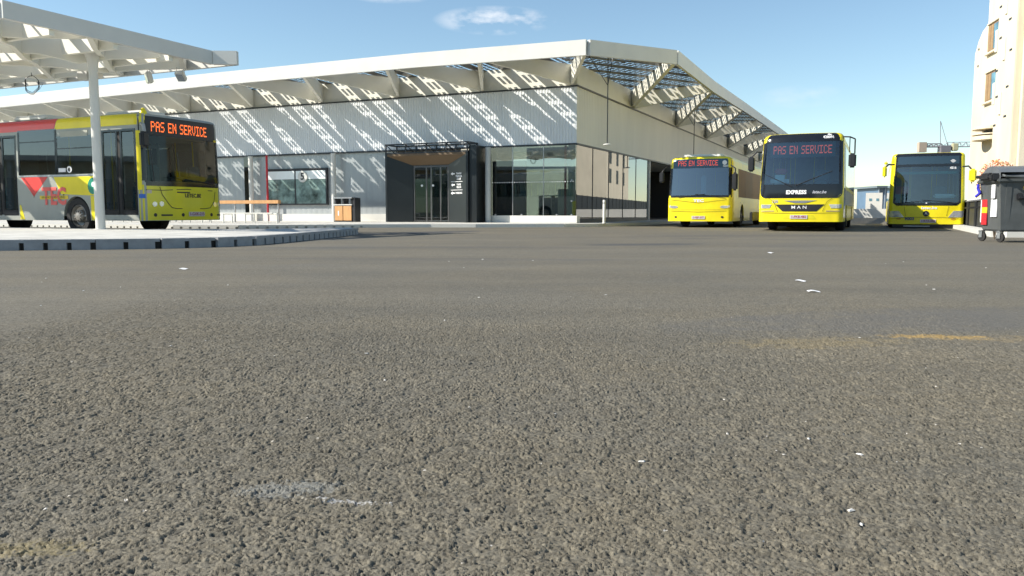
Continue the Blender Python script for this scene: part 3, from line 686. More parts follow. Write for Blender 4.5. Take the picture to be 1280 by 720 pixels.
# post
import mathutils
pp = Vector((-10.4-TX, 20.2-TY))/CS; pl = (pp.x*math.cos(-RZ)-pp.y*math.sin(-RZ), pp.x*math.sin(-RZ)+pp.y*math.cos(-RZ))
for px_ in (pl[0], pl[0]-8.5):
    MB().lathe([(.13, .145), (.13, .16), (.092, .165), (.086, 3.35), (.11, 3.62), (.15, 3.75), (0, 3.75)], 24, Matrix.Translation((px_, pl[1], 0))).build('post', white, cn, True)
def canopy_thing(x, y): # canopy-frame to world
    x *= CS; y *= CS
    return (TX + x*math.cos(RZ) - y*math.sin(RZ), TY + x*math.sin(RZ) + y*math.cos(RZ))
for i, (x, y) in enumerate(((-2.05, -.5), (-1.25, -.35))):
    o = thing('floodlight', ['white floodlight under the canopy edge, nearer the white post', 'white floodlight under the canopy edge, nearer the canopy tip'][i], 'floodlight', (*canopy_thing(x, y), 4.58), R(-50+50*i), 'floodlights under the canopy edge'); o.scale = (1.2, 1.2, 1.2)
    MB().path([(-.09, 0, 0), (-.09, 0, -.12), (.09, 0, -.12), (.09, 0, 0)], .008, 6).build('bracket', steel, o)
    M = Matrix.Translation((0, 0, -.2)) @ Matrix.Rotation(R(55 if i else 12), 4, 'X')
    MB().rbox(-.1, .1, -.06, .06, -.13, .13, .02, 2, M).build('housing', white, o)
    MB().box(-.08, .08, -.066, -.061, -.11, .11, M).build('lens', lampg, o)
cbx = thing('junction_box', 'small white junction box fixed under the canopy beams by the post', 'box', (*canopy_thing(-3.55, -.9), 4.32), R(-20)); cbx.scale = (1.2, 1.2, 1.2)
MB().rbox(-.16, .16, -.12, .12, 0, .3, .015).build('housing', white, cbx)
mb = MB()
for i in range(5): mb.box(.18+i*.05, .2+i*.05, -.1, .1, .02, .26)
mb.build('fins', steel, cbx)
lp = MB()
for rr, dz in ((.17, 0), (.16, .015), (.18, -.01)):
    pts = [(rr*math.cos(t*2*PI/28), .02*math.sin(t), -.26+dz+rr*math.sin(t*2*PI/28)*1.15) for t in range(29)]; lp.path(pts, .006, 5)
lp.path([(0, 0, 0), (.01, 0, -.08)], .008, 5); lp.path([(.1, 0, -.42), (.2, .0, -.36), (.28, 0, -.25)], .004, 5)
o = lp.build('cable_loop', black, loc=(*canopy_thing(-4.55, -1.5), 4.5), rotz=R(-10)); o.scale = (1.25, 1.25, 1.25); tag(o, 'coiled black cable hanging from the canopy underside', 'cable')

# ------------------------------------------------------------ buses
FONT = {'P': ['11110','10001','10001','11110','10000','10000','10000'], 'A': ['01110','10001','10001','11111','10001','10001','10001'],
 'S': ['01111','10000','10000','01110','00001','00001','11110'], 'E': ['11111','10000','10000','11110','10000','10000','11111'],
 'N': ['10001','11001','10101','10101','10011','10001','10001'], 'R': ['11110','10001','10001','11110','10100','10010','10001'],
 'V': ['10001','10001','10001','10001','10001','01010','00100'], 'I': ['11111','00100','00100','00100','00100','00100','11111'],
 'C': ['01110','10001','10000','10000','10000','10001','01110'], ' ': ['00000']*7}
class Bus:
    def __init__(s, hw, L, H, zb, r, bow, F, rt=.16, tuck=.05):
        s.hw, s.L, s.H, s.zb, s.r, s.bow, s.F, s.rt, s.tuck = hw, L, H, zb, r, bow, F, rt, tuck
        s.Wf = hw-r; s.arc = r*PI/2; s.U = s.Wf+s.arc+L-r-bow
    def at(s, d): return s.Wf+s.arc+d-s.r-s.bow      # u of a point d metres behind the front, on the side
    def S(s, u, z, off=0):
        H, rt = s.H, s.rt; hw = s.hw - s.tuck*max(0, z-1.1)/(H-1.1)
        if z > H-rt: k = min(1, (z-(H-rt))/rt); hw -= rt*(1-math.sqrt(max(0, 1-k*k)))
        F = s.F(z)
        if z > H-rt: k = min(1, (z-(H-rt))/rt); F += .7*rt*(1-math.sqrt(max(0, 1-k*k)))
        a = abs(u); sg = 1 if u >= 0 else -1; Wf = hw-s.r
        if a <= s.Wf:
            t = a/s.Wf; x = t*Wf; y = F + s.bow*t*t; nx, ny = 2*s.bow*t/Wf, -1
        elif a <= s.Wf+s.arc:
            th = (a-s.Wf)/s.r; x = Wf + s.r*math.sin(th); y = F+s.bow+s.r*(1-math.cos(th)); nx, ny = math.sin(th), -math.cos(th)
        else:
            d = a-s.Wf-s.arc; x = hw; y0 = s.bow+s.r+d; y = y0+F*max(0, 1-d/1.0); nx, ny = 1, 0
        n = math.hypot(nx, ny); return (sg*(x+off*nx/n), y+off*ny/n, z)
    def body(s, rects, name, m, parent, wheels=()):
        us = {0.0, s.Wf, s.Wf+s.arc, s.U}
        for i in range(1, 6): us.add(s.Wf*i/6)
        for i in range(1, 6): us.add(s.Wf+s.arc*i/6)
        d = .8
        while d < s.L-.3: us.add(s.at(d)); d += .8
        zs = {s.zb, s.zb+.04, s.H}
        for k in range(1, 7): zs.add(s.H-s.rt*(1-math.sin(k/6*PI/2)) if k < 6 else s.H)
        zs.add(s.H-s.rt); z = .6
        while z < s.H-s.rt: zs.add(round(z, 3)); z += .25
        arches = []
        for sd in (-1, 1):
            for (d, rr, zc_) in wheels: 
                uu = sd*s.at(d); arches.append((min(uu-rr, uu+rr), max(uu-rr, uu+rr), s.zb, zc_+rr+.06, uu, rr, zc_))
        allr = [tuple(r[:4]) for r in rects] + [a[:4] for a in arches]
        for r in allr:
            us.update((abs(r[0]), abs(r[1]))); zs.update((r[2], r[3]))
        def uniq(v):
            v = sorted(v); o = [v[0]]
            for q in v[1:]:
                if q-o[-1] > 1e-4: o.append(q)
            return o
        us = uniq(us); us = [-u for u in us[:0:-1]] + us; zs = uniq(zs); nu = len(us); mb = MB()
        vs = [s.S(u, z) for z in zs for u in us]; fs = []
        for j in range(len(zs)-1):
            zc_ = (zs[j]+zs[j+1])/2
            for i in range(nu-1):
                uc = (us[i]+us[i+1])/2
                if any(r[0] < uc < r[1] and r[2] < zc_ < r[3] for r in allr): continue
                fs.append((j*nu+i, j*nu+i+1, (j+1)*nu+i+1, (j+1)*nu+i))
            fs.append((j*nu+nu-1, j*nu, (j+1)*nu, (j+1)*nu+nu-1))
        for j, fl in ((len(zs)-1, 0), (0, 1)):
            for i in range(nu//2):
                q = (j*nu+i, j*nu+i+1, j*nu+nu-2-i, j*nu+nu-1-i)
                if len(set(q)) < 4: q = (j*nu+i, j*nu+i+1, j*nu+nu-1-i)
                fs.append(q if fl else q[::-1])
        mb.add(vs, fs)
        for (u0, u1, z0, z1, uu, rr, zc_) in arches:     # panel with a round arch cut
            n = 20; arc = []; out = []
            for k in range(n+1):
                t = PI*k/n; c, sn = math.cos(t), math.sin(t)
                arc.append((uu-rr*.985*c, max(zc_+rr*.985*sn, s.zb)))
                if k == 0: out.append((u0, s.zb))
                elif k == n: out.append((u1, s.zb))
                else:
                    tt = min((rr)/abs(c) if abs(c) > 1e-6 else 1e9, (z1-zc_)/sn); out.append((uu-tt*c, zc_+tt*sn))
            av = [s.S(u, z) for u, z in arc]; ov = [s.S(u, z) for u, z in out]; iv = [(x*.78, y, z) for x, y, z in av]
            fsx = [(k, k+1, n+1+k+1, n+1+k) for k in range(n)]
            mb.add(av+ov, fsx); 
            mb.add(av+iv, [(k+1, k, n+1+k, n+2+k) for k in range(n)])
        o = mb.build(name, m, parent, True); return o
    def patch(s, zs, lf, rf, off, name, m, parent, nu=16, skirt=.018, label=None):
        us = [[lf(z)+(rf(z)-lf(z))*i/nu for i in range(nu+1)] for z in zs]
        vs = [s.S(u, z, off) for z, row in zip(zs, us) for u in row]; n = nu+1
        fs = [(j*n+i, j*n+i+1, (j+1)*n+i+1, (j+1)*n+i) for j in range(len(zs)-1) for i in range(nu)]
        ring = list(range(n)) + [j*n+nu for j in range(1, len(zs))] + [(len(zs)-1)*n+i for i in range(nu-1, -1, -1)] + [j*n for j in range(len(zs)-2, 0, -1)]
        flat = [(u, z) for z, row in zip(zs, us) for u in row]; b = len(vs)
        vs += [s.S(*flat[k], off-skirt) for k in ring]; m_ = len(ring)
        fs += [(ring[i], b+i, b+(i+1) % m_, ring[(i+1) % m_]) for i in range(m_)]
        o = MB().add(vs, fs).build(name, m, parent, True)
        if label: o['label'] = label
        return o
    def rect(s, u0, u1, z0, z1, off, name, m, parent, cr=0, nu=16, skirt=.018, label=None):
        if cr:
            k = [cr*(1-math.cos(t*PI/2/4)) for t in range(5)]
            ins = lambda z: cr*(1-math.sqrt(max(0, 1-((cr-min(z-z0, z1-z))/cr)**2))) if min(z-z0, z1-z) < cr else 0
            zs = sorted(set([z0+q for q in k] + [z1-q for q in k]))
            zs = [zs[0]+1e-4] + zs[1:-1] + [zs[-1]-1e-4]
        else:
            ins = lambda z: 0; zs = [z0+(z1-z0)*i/4 for i in range(5)]
        return s.patch(zs, lambda z: u0+ins(z), lambda z: u1-ins(z), off, name, m, parent, nu, skirt, label)
    def disc(s, u, z, ru, rz, off, name, m, parent):
        n = 8; zs = [z-rz*math.cos(PI*i/n)*.999 for i in range(n+1)]; w = lambda q: ru*math.sqrt(max(.003, 1-((q-z)/rz)**2))
        return s.patch(zs, lambda q: u-w(q), lambda q: u+w(q), off, name, m, parent, 8, .02)
    def text(s, t, size, u, z, off, name, m, parent, bold=.004, shear=0, sx=1):
        vs, fs = text_mesh(t, size, 2, bold, 0, shear)
        return MB().add([s.S(u+x*sx, z+y, off) for x, y, _ in vs], fs).build(name, m, parent)
    def leds(s, t, u0, u1, z0, z1, off, name, m, parent):
        cols = []
        for ch in t:
            g = FONT[ch]; w = 5 if ch != ' ' else 3
            for c in range(w): cols.append([g[r][c] == '1' for r in range(7)] if ch != ' ' else [False]*7)
            cols.append([False]*7)
        cols = cols[:-1]; pu = (u1-u0)/len(cols); pz = (z1-z0)/7; mb = MB()
        for i, c in enumerate(cols):
            for r in range(7):
                if c[r]:
                    a = u0+(i+.04)*pu; b_ = u0+(i+.96)*pu; q = z1-(r+.94)*pz; w = z1-(r+.06)*pz
                    mb.add([s.S(a, q, off), s.S(b_, q, off), s.S(b_, w, off), s.S(a, w, off)], [(0,1,2,3)])
        return mb.build(name, m, parent)
    def wheels(s, parent, pts, r, w=.28):
        for d in pts:
            for sg in (-1, 1):
                M = Matrix.Translation((sg*(s.hw-.03), d, r)) @ Matrix.Rotation(R(90*sg), 4, 'Y')
                ty = MB().lathe([(r*.6, -.02), (r*.64, .0), (r*.9, .005), (r*.97, -.02), (r, -.05), (r, -w+.05), (r*.96, -w), (r*.5, -w), (0.01, -w)], 32, M).build('wheel', rubber, parent, True)
                rim = MB().lathe([(r*.62, -.025), (r*.57, -.01), (r*.54, -.03), (r*.50, -.09), (r*.33, -.11), (r*.30, -.03), (r*.22, -.01), (r*.20, .02), (.01, .03)], 28, M)
                for k in range(10):
                    a = k*PI/5; rim.lathe([(.018, 0), (.018, .03), (.001, .032)], 6, M @ Matrix.Translation((r*.26*math.cos(a), r*.26*math.sin(a), -.01)))
                rim.build('rim', mat('rim_steel', (.30, .28, .25), .45, metal=.6, var=.25, vscale=8), ty, True)
    def inside(s, parent, zf=.45, zdash=1.25, seats=5, y0=.55):
        L = s.L
        MB().box(-s.hw+.08, s.hw-.08, .35, L-.1, zf-.04, zf).build('cabin_floor', interior, parent)
        MB().rbox(-s.hw+.14, s.hw-.14, .22+s.F(zdash), .62+s.F(zdash), zdash-.32, zdash-.03, .05).build('dashboard', black, parent)
        MB().box(-s.hw+.15, s.hw-.15, L*.6, L*.6+.05, zf, s.H-.25).build('bulkhead', interior, parent)
        st_ = MB().lathe([(.2, .0), (.215, .015), (.23, 0), (.215, -.015), (.2, 0)], 24, Matrix.Translation((.55, .85+s.F(zdash), zdash+.02)) @ Matrix.Rotation(R(35), 4, 'X'))
        st_.tube((.55, .8+s.F(zdash), zdash-.3), (.55, .85+s.F(zdash), zdash+.02), .03); st_.build('steering_wheel', black, parent, True)
        for i, (x, y, z) in enumerate([(.55, 1.35, zdash-.25)] + [(sx_, 2.6+.9*k, zf+.25) for k in range(seats) for sx_ in (-.8, .8)]):
            MB().rbox(x-.24, x+.24, y, y+.45, z-.08, z+.1, .05).rbox(x-.23, x+.23, y+.4, y+.52, z+.05, z+.75, .05).rbox(x-.05, x+.05, y+.2, y+.3, zf, z-.05, .01).build('seat', seatm, parent)
        mb = MB()
        for x, y in ((-.5, 2.0), (.25, 2.1), (-.5, 3.6), (.5, 3.6)): mb.tube((x, y, zf), (x, y, s.H-.1), .02, n=8)
        mb.build('grab_pole', yelp, parent)
def number_plate(b, parent, u, z, t, w=.52, h=.12, off=.02):
    p = b.rect(u-w/2, u+w/2, z-h/2, z+h/2, off, 'number_plate', plate_m, parent, skirt=.03)
    b.text(t, .105, u, z, off+.003, 'plate_text', platered, p, .002)
def wiper(b, parent, u0, z0, u1, z1, off=.05):
    a = Vector(b.S(u0, z0, off)); c = Vector(b.S(u1, z1, off)); mid = a.lerp(c, .75)
    e = (c-a).normalized(); MB().tube(a, mid, .012, n=6).tube(mid-e*.45, mid+e*.45, .009, n=6).build('wiper', black, parent)
def mirror(parent, p0, p1, sx_, sy, sz, m, face=None):
    """arm from p0 to the top of the head at p1"""
    p0 = Vector(p0); p1 = Vector(p1)
    a = MB().path([p0, (p0+p1)/2+Vector((0, -.03, .08)), p1], .022, 8).build('mirror', black, parent, True)
    MB().rbox(p1.x-sx_/2, p1.x+sx_/2, p1.y-sy/2, p1.y+sy/2, p1.z-sz, p1.z+.02, min(sx_, sy)*.28, 3).build('head', m, a, True)
    return a

# --- the tall coach in the middle (EXPRESS)
def grp(): return 'yellow buses parked side by side'
cb = Bus(1.275, 12, 3.12, .31, .22, .12, lambda z: .02 + max(0, z-1.2)**1.4*.11, .2, .06)
az_ = 19.75; D = 27.0
coach = thing('coach', 'tall yellow coach lettered EXPRESS under its windscreen, between the two lower parked buses', 'bus', (D*math.sin(R(az_)), D*math.cos(R(az_)), 0), RZ, grp())
wu = 1.20
sideu = lambda d: cb.at(d)
rects = [(-wu, wu, 1.48, 2.86)] + [(sg_*0+min(sg_*sideu(a), sg_*sideu(b)), max(sg_*sideu(a), sg_*sideu(b)), 1.5, 2.72) for sg_ in (-1, 1) for a, b in ((1.75, 3.6), (3.68, 5.6), (5.68, 7.6), (7.68, 9.6), (9.68, 11.4))]
rects.append((sideu(.45), sideu(1.35), .45, 2.75))
bd = cb.body(rects, 'body', yellow, coach, [(2.75, .56, .50), (8.6, .56, .50)])
rin = lambda z: .24*(1-math.sqrt(max(0, 1-((1.30-z)/.24)**2))) if z < 1.30 else 0
cb.patch([1.062, 1.068, 1.08, 1.10, 1.14, 1.2, 1.3, 1.5], lambda z: -wu-.08+rin(z), lambda z: wu+.08-rin(z), .008, 'windscreen_lower_band', blackg, coach, 24)
cb.patch([2.84, 2.95, 3.02, 3.07, 3.105], lambda z: -wu-.10, lambda z: wu+.10, .006, 'windscreen_top_band', blackg, coach)
# rounded band ends
cb.rect(-wu-.08, -wu+.06, 1.5, 2.84, .008, 'windscreen_frame', blackg, coach); cb.rect(wu-.06, wu+.08, 1.5, 2.84, .008, 'windscreen_frame', blackg, coach)
cb.rect(-wu+.03, wu-.03, 1.46, 2.88, .002, 'windscreen', wglass, coach, skirt=.0)
for r_ in rects[1:-1]: cb.rect(r_[0]-.03, r_[1]+.03, 1.47, 2.75, .006, 'side_window', dglass if abs(r_[0]) > 0 else bglass, coach)
dr = cb.rect(sideu(.45), sideu(1.35), .45, 2.75, .006, 'door', dglass, coach)
cb.rect(sideu(.40), sideu(.47), .42, 2.78, .012, 'frame', silver, dr); cb.rect(sideu(1.33), sideu(1.40), .42, 2.78, .012, 'frame', silver, dr)
for sg_ in (-1, 1): cb.rect(min(sg_*sideu(1.5), sg_*sideu(11.8)), max(sg_*sideu(1.5), sg_*sideu(11.8)), 1.36, 1.42, .01, 'side_trim', mat('trim_yellow', (.8, .72, .2), .4), coach)
for sg_ in (-1, 1): cb.rect(min(sg_*sideu(1.5), sg_*sideu(11.8)), max(sg_*sideu(1.5), sg_*sideu(11.8)), .85, 1.35, .004, 'side_panel', silver, coach)
dp = MB().box(-.98, .98, cb.F(2.6)+.16, cb.F(2.6)+.24, 2.36, 2.84).build('destination_display', mat('display_glass', (.05, .075, .08), .35, var=.1), coach)
Bd = Bus(1.275, 12, 3.2, .3, .22, .0, lambda z: cb.F(2.6)+.155, .05, 0)
Bd.leds('PAS EN SERVICE', -.88, .88, 2.47, 2.73, .004, 'display_text', led_dim, dp)
cb.text('EXPRESS', .165, -.12, 1.24, .014, 'lettering', textw, coach, .008, 0, 1.0)
cb.text('letec.be', .13, .56, 1.245, .014, 'lettering', mat('grey_lettering', (.5, .5, .55), .5, var=0), coach, .003, .4)
cb.text('428091', .115, .82, 2.97, .014, 'lettering', textw, coach, .004)
cb.patch([3.03, 3.055, 3.08], lambda z: .88-(.08-abs(z-3.055)*2.6), lambda z: .88+(.08-abs(z-3.055)*2.6), .018, 'roof_emblem', textw, coach, 4)
gr = cb.patch([.64, .67, .78, .86], lambda z: -.52-(z-.64)*1.05, lambda z: .50+(z-.64)*1.05, .010, 'grille', black, coach)
cb.text('M A N', .135, -.02, .765, .016, 'badge', textw, gr, .001, 0, 1.25)
cb.patch([.90, .94, .985], lambda z: -.16-(z-.9)*4, lambda z: .16+(z-.9)*4, .012, 'front_trim', mat('chrome', (.55, .55, .56), .2, metal=.8, var=0), coach)
cb.text('120', .13, -.76, .95, .010, 'fleet_number', mat('grey_lettering2', (.35, .36, .45), .5, var=0), coach, .004)
for s_ in (-1, 1):
    hl = cb.patch([.74, .79, .86], lambda z: min(s_*.86, s_*1.24)+(.04 if s_ < 0 else (0.86-z)*.5), lambda z: max(s_*.86, s_*1.24)-(.0 if s_ > 0 else (0.86-z)*.5), .010, 'headlight', lampg, coach, 8)
    cb.rect(min(s_*.78, s_*1.2), max(s_*.78, s_*1.2), .635, .665, .008, 'fog_light', mat('lamp_amber', (.42, .33, .22), .3), coach, nu=6)
cb.patch([.40, .46, .53], lambda z: -.50+(z-.4)*.7, lambda z: .50-(z-.4)*.7, .006, 'bumper_recess', yellow2, coach)
number_plate(cb, coach, -.02, .465, '1-FKB-482')
wiper(cb, coach, -.25, 1.42, -.95, 1.75); wiper(cb, coach, -.15, 1.45, .75, 1.82)
mirror(coach, (-1.22, .25, 2.55), (-1.52, .05, 2.38), .2, .16, .46, black); 
mr = MB().path([(1.2, .2, 2.95), (1.4, .0, 2.92), (1.55, -.02, 2.85), (1.55, -.02, 2.4)], .022, 8).path([(1.4, .0, 2.92), (1.4, .0, 2.45)], .015, 6).build('mirror', black, coach, True)
MB().rbox(1.38, 1.6, -.1, .08, 1.98, 2.42, .05, 3).build('head', black, mr, True)
cb.wheels(coach, (2.75, 8.6), .50); cb.inside(coach, .7, 1.52)
MB().rbox(-.98, -.40, .42, .75, 1.42, 1.82, .14, 4).build('white_panel', mat('pale_cloth', (.75, .78, .78), .8), coach)
MB().rbox(-.85, -.45, .5, .62, 1.84, 2.02, .05).build('red_panel', mat('pale_red', (.55, .12, .12), .8), coach)
MB().rbox(-.5, 2, 1.8, 2.2, 0, .25, .02).rbox(-1.0, -.9, .2, 11.5, .2, .5, .02).build('underbody', black, coach).location = (-.7, 1.0, .12)
MB().rbox(-.7, .9, 3.5, 6.5, 3.1, 3.28, .06).build('roof_unit', white, coach, True)

# --- low bus at the left of the row
lbus = Bus(1.275, 12, 2.80, .25, .20, .10, lambda z: .02 + max(0, z-1.15)*.10, .18, .05)
az_ = 13.1; D = 32.7
bus2 = thing('city_bus', 'low yellow bus with a white roof box, leftmost of the three parked in a row', 'bus', (D*math.sin(R(az_)), D*math.cos(R(az_)), 0), RZ, grp())
su = lbus.at; wu = 1.19
rects = [(-wu, wu, 1.26, 2.36)] + [(min(s_*su(a), s_*su(b)), max(s_*su(a), s_*su(b)), 1.25, 2.35) for s_ in (-1, 1) for a, b in ((1.8, 3.6), (3.68, 5.6), (5.68, 7.6), (7.68, 9.6), (9.68, 11.4))]
lbus.body(rects, 'body', yellow, bus2, [(2.75, .50, .46), (8.6, .50, .46)])
lbus.rect(-wu-.07, wu+.07, 2.36, 2.72, .008, 'display_band', mat('display_blue', (.05, .10, .15), .25, var=.1), bus2, .0)
lbus.leds('PAS EN SERVICE', -.92, .72, 2.45, 2.66, .014, 'display_text', led_dim, bus2)
lbus.rect(-wu-.10, wu+.10, 1.20, 1.28, .009, 'windscreen_lower_band', blackg, bus2); 
for s_ in (-1, 1): lbus.rect(min(s_*(wu-.05), s_*(wu+.10)), max(s_*(wu-.05), s_*(wu+.10)), 1.28, 2.36, .008, 'windscreen_frame', blackg, bus2)
lbus.rect(-wu+.03, wu-.03, 1.24, 2.38, .002, 'windscreen', glass('blue_windscreen', (.28, .46, .56), 1.5, .02, .16), bus2, skirt=0)
for r_ in rects[1:]: lbus.rect(r_[0]-.03, r_[1]+.03, 1.22, 2.38, .006, 'side_window', mat('brown_reflection', (.25, .14, .07), .5, var=.2, vscale=.5, spec=.2), bus2, label='side window with a brown reflection painted into its colour')  # the brown is a reflection put into the pane colour
lbus.disc(.98, 2.56, .09, .09, .016, 'emblem', textw, bus2); lbus.text('4207', .10, 1.02, 2.42, .016, 'lettering', textw, bus2, .004)
lbus.text('TEC', .14, 0, 1.06, .010, 'lettering', textw, bus2, .006, 0, 1.6)
for s_ in (-1, 1):
    lbus.disc(s_*1.0, .82, .17, .055, .012, 'headlight', lampg, bus2); lbus.disc(s_*1.16, .84, .05, .05, .012, 'indicator_light', lampg, bus2)
    lbus.disc(s_*.92, .42, .05, .04, .010, 'fog_light', dark, bus2)
lbus.patch([.70, .712], lambda z: -1.15, lambda z: 1.15, .004, 'panel_seam', mat('seam', (.3, .27, .01), .5), bus2, 20, .006)
number_plate(lbus, bus2, .0, .40, '1-HJP-377')
wiper(lbus, bus2, -.85, 1.22, .0, 1.3); wiper(lbus, bus2, .95, 1.22, .1, 1.3)
mirror(bus2, (-1.2, .15, 2.5), (-1.48, -.05, 2.2), .18, .15, .4, black)
m_ = MB().path([(1.2, .15, 2.45), (1.42, -.12, 2.3), (1.42, -.12, 2.1)], .025, 8).build('mirror', black, bus2, True)
MB().rbox(1.30, 1.52, -.2, -.02, 1.45, 2.15, .06, 3).build('head', black, m_, True)
MB().rbox(-.85, .85, .7, 4.5, 2.78, 2.94, .07, 3).build('roof_unit', white, bus2, True)
lbus.wheels(bus2, (2.75, 8.6), .46); lbus.inside(bus2, .42, 1.28)
MB().rbox(-.1, .1, .9, 1.0, 1.3, 2.1, .04).build('partition', mat('pale_panel', (.45, .55, .58), .4), bus2)

# --- city bus at the right of the row
rb = Bus(1.275, 12, 2.84, .16, .16, .12, lambda z: .02 + max(0, z-.9)*.06, .14, .05)
az_ = 27.35; D = 34.0
bus4 = thing('city_bus', 'yellow city bus with round star badge and yellow mirrors, rightmost of the parked row', 'bus', (D*math.sin(R(az_)), D*math.cos(R(az_)), 0), RZ, grp())
su = rb.at; wu = 1.12
rects = [(-wu, wu, .94, 2.76)] + [(min(s_*su(a), s_*su(b)), max(s_*su(a), s_*su(b)), 1.15, 2.40) for s_ in (-1, 1) for a, b in ((.55, 1.9), (2.0, 3.6), (3.68, 5.6), (5.68, 7.6), (7.68, 9.6), (9.68, 11.4))]
rb.body(rects, 'body', yellow, bus4, [(2.75, .50, .46), (8.6, .50, .46)])
rb.patch([.86, .90, .94, .97], lambda z: -wu-.02+(.97-z)*1.2, lambda z: wu+.02-(.97-z)*1.2, .008, 'windscreen_lower_band', blackg, bus4)
rb.rect(-wu, wu, 2.32, 2.42, .009, 'windscreen_divider', blackg, bus4)
rb.patch([2.72, 2.77, 2.81, 2.83], lambda z: -wu-.05, lambda z: wu+.05, .007, 'windscreen_top_band', blackg, bus4)
for s_ in (-1, 1): rb.rect(min(s_*(wu-.04), s_*(wu+.02)), max(s_*(wu-.04), s_*(wu+.02)), .97, 2.74, .008, 'windscreen_frame', blackg, bus4)
rb.rect(-wu+.02, wu-.02, .93, 2.77, .002, 'windscreen', wglass, bus4, skirt=0)
for r_ in rects[1:]: rb.rect(r_[0]-.03, r_[1]+.03, 1.12, 2.43, .006, 'side_window', dglass, bus4)
MB().box(-1.05, 1.05, .28, .34, 2.42, 2.74).build('destination_display', mat('display_off', (.07, .075, .055), .3, var=.2), bus4)
MB().rbox(-1.05, 1.05, .45, .5, 2.05, 2.16, .01).build('sun_blind', mat('teal_blind', (.02, .25, .22), .5), bus4)
MB().rbox(-1.05, -.6, .6, .66, 1.3, 1.6, .02).build('red_panel', mat('pale_red', (.55, .12, .12), .8), bus4)
MB().rbox(.25, 1.0, .5, .7, 1.15, 1.3, .05).build('white_panel', mat('pale_cloth', (.75, .78, .78), .8), bus4)
em = rb.disc(0, .56, .105, .105, .014, 'star_badge', black, bus4)
mbx = MB()
for k in range(3):
    a = PI/2+k*2*PI/3; pts = [(.085*math.cos(a), .085*math.sin(a)), (.018*math.cos(a+1), .018*math.sin(a+1)), (0, 0), (.018*math.cos(a-1), .018*math.sin(a-1))]
    mbx.add([rb.S(x, .56+y, .020) for x, y in pts], [(3,2,1,0)])
mbx.build('star', steel, em)
for s_ in (-1, 1):
    l0 = lambda z, s_=s_: min(s_*1.24, s_*(.72+(z-.40)*.3)) if s_ < 0 else .70+(.66-z)*-.0+(.66-z)*.0+(z-.40)*.35
    if s_ > 0: rb.patch([.42, .47, .55, .62, .66], lambda z: .74+(z-.42)*.75, lambda z: 1.28-.25*max(0, .47-z)*4, .012, 'headlight', lampg, bus4, 8)
    else: rb.patch([.42, .47, .55, .62, .66], lambda z: -1.28+.25*max(0, .47-z)*4, lambda z: -.74-(z-.42)*.75, .012, 'headlight', lampg, bus4, 8)
    rb.disc(s_*.92, .36, .09, .03, .01, 'indicator_light', mat('lamp_orange', (.55, .28, .03), .3), bus4)
rb.text('9003', .15, -.55, .36, .010, 'fleet_number', mat('navy_lettering', (.05, .06, .2), .5, var=0), bus4, .006, 0, 1.1)
rb.text('letec.be', .13, .1, .77, .010, 'lettering', textw, bus4, .004, 0, 1.3)
rb.text('4216', .11, .86, 2.26, .012, 'lettering', textw, bus4, .005)
rb.patch([2.46, 2.52, 2.58], lambda z: .86-(.1-abs(z-2.52)*1.3), lambda z: .86+(.1-abs(z-2.52)*1.3), .012, 'emblem', mat('grey_emblem', (.5, .5, .5), .5), bus4, 4)
number_plate(rb, bus4, .08, .28, '1-RTA-650')
rb.rect(-1.16, 1.16, .02, .17, -.06, 'front_skirt', black, bus4); rb.rect(-.75, .15, .07, .10, -.035, 'air_slot', steel, bus4)
wiper(rb, bus4, -.9, .97, -.1, 1.02); wiper(rb, bus4, .9, .97, .1, 1.05); rb.disc(0, .96, .03, .03, .02, 'sensor', textw, bus4)
a_ = MB().path([(-1.15, .15, 2.42), (-1.35, -.1, 2.42), (-1.47, -.12, 2.3)], .03, 8).build('mirror', black, bus4, True)
MB().rbox(-1.55, -1.40, -.22, -.02, 1.92, 2.38, .06, 3).rbox(-1.50, -1.38, -.2, -.05, 2.38, 2.55, .05, 3).build('head', yellow, a_, True)
a_ = MB().path([(1.15, .15, 2.3), (1.32, -.05, 2.3), (1.4, -.1, 2.2)], .03, 8).build('mirror', black, bus4, True)
MB().rbox(1.34, 1.58, -.2, 0, 1.72, 2.2, .06, 3).build('head', yellow, a_, True)
rb.wheels(bus4, (2.75, 8.6), .46); rb.inside(bus4, .38, 1.15)

# --- the bus at the left platform
pb = Bus(1.25, 12, 2.93, .36, .16, .06, lambda z: .0 + max(0, z-1.25)*.02, .12, .03)
bx, by = (-9.47, 20.74)
ang = R(65.5); ax_ = (math.cos(ang), math.sin(ang))
bus1 = thing('city_bus', 'red, yellow and grey bus with lit orange sign, standing at the left platform', 'bus', (bx+ax_[0]*1.33, by+ax_[1]*1.33, 0), ang)
bus1.scale = (1.10, 1.07, 1.085)
su = pb.at; wu = 1.16
sidew = [(-su(3.05), -su(1.62), 1.52, 2.42), (-su(4.52), -su(3.12), 1.52, 2.62), (-su(7.7), -su(6.1), 1.52, 2.45), (-su(9.6), -su(7.8), 1.52, 2.45), (-su(11.3), -su(9.7), 1.52, 2.45)]
doors = [(-su(1.42), -su(.22), .50, 2.50), (-su(5.95), -su(4.66), .50, 2.50)]
osw = [(su(a), su(b), 1.52, 2.45) for a, b in ((.6, 2.3), (2.4, 4.1), (4.2, 6), (6.1, 7.7), (7.8, 9.6), (9.7, 11.3))]
rects = [(-wu, wu, 1.28, 2.40)] + sidew + doors + osw
pb.body(rects, 'body', silver, bus1, [(2.4, .50, .47), (8.2, .50, .47)])
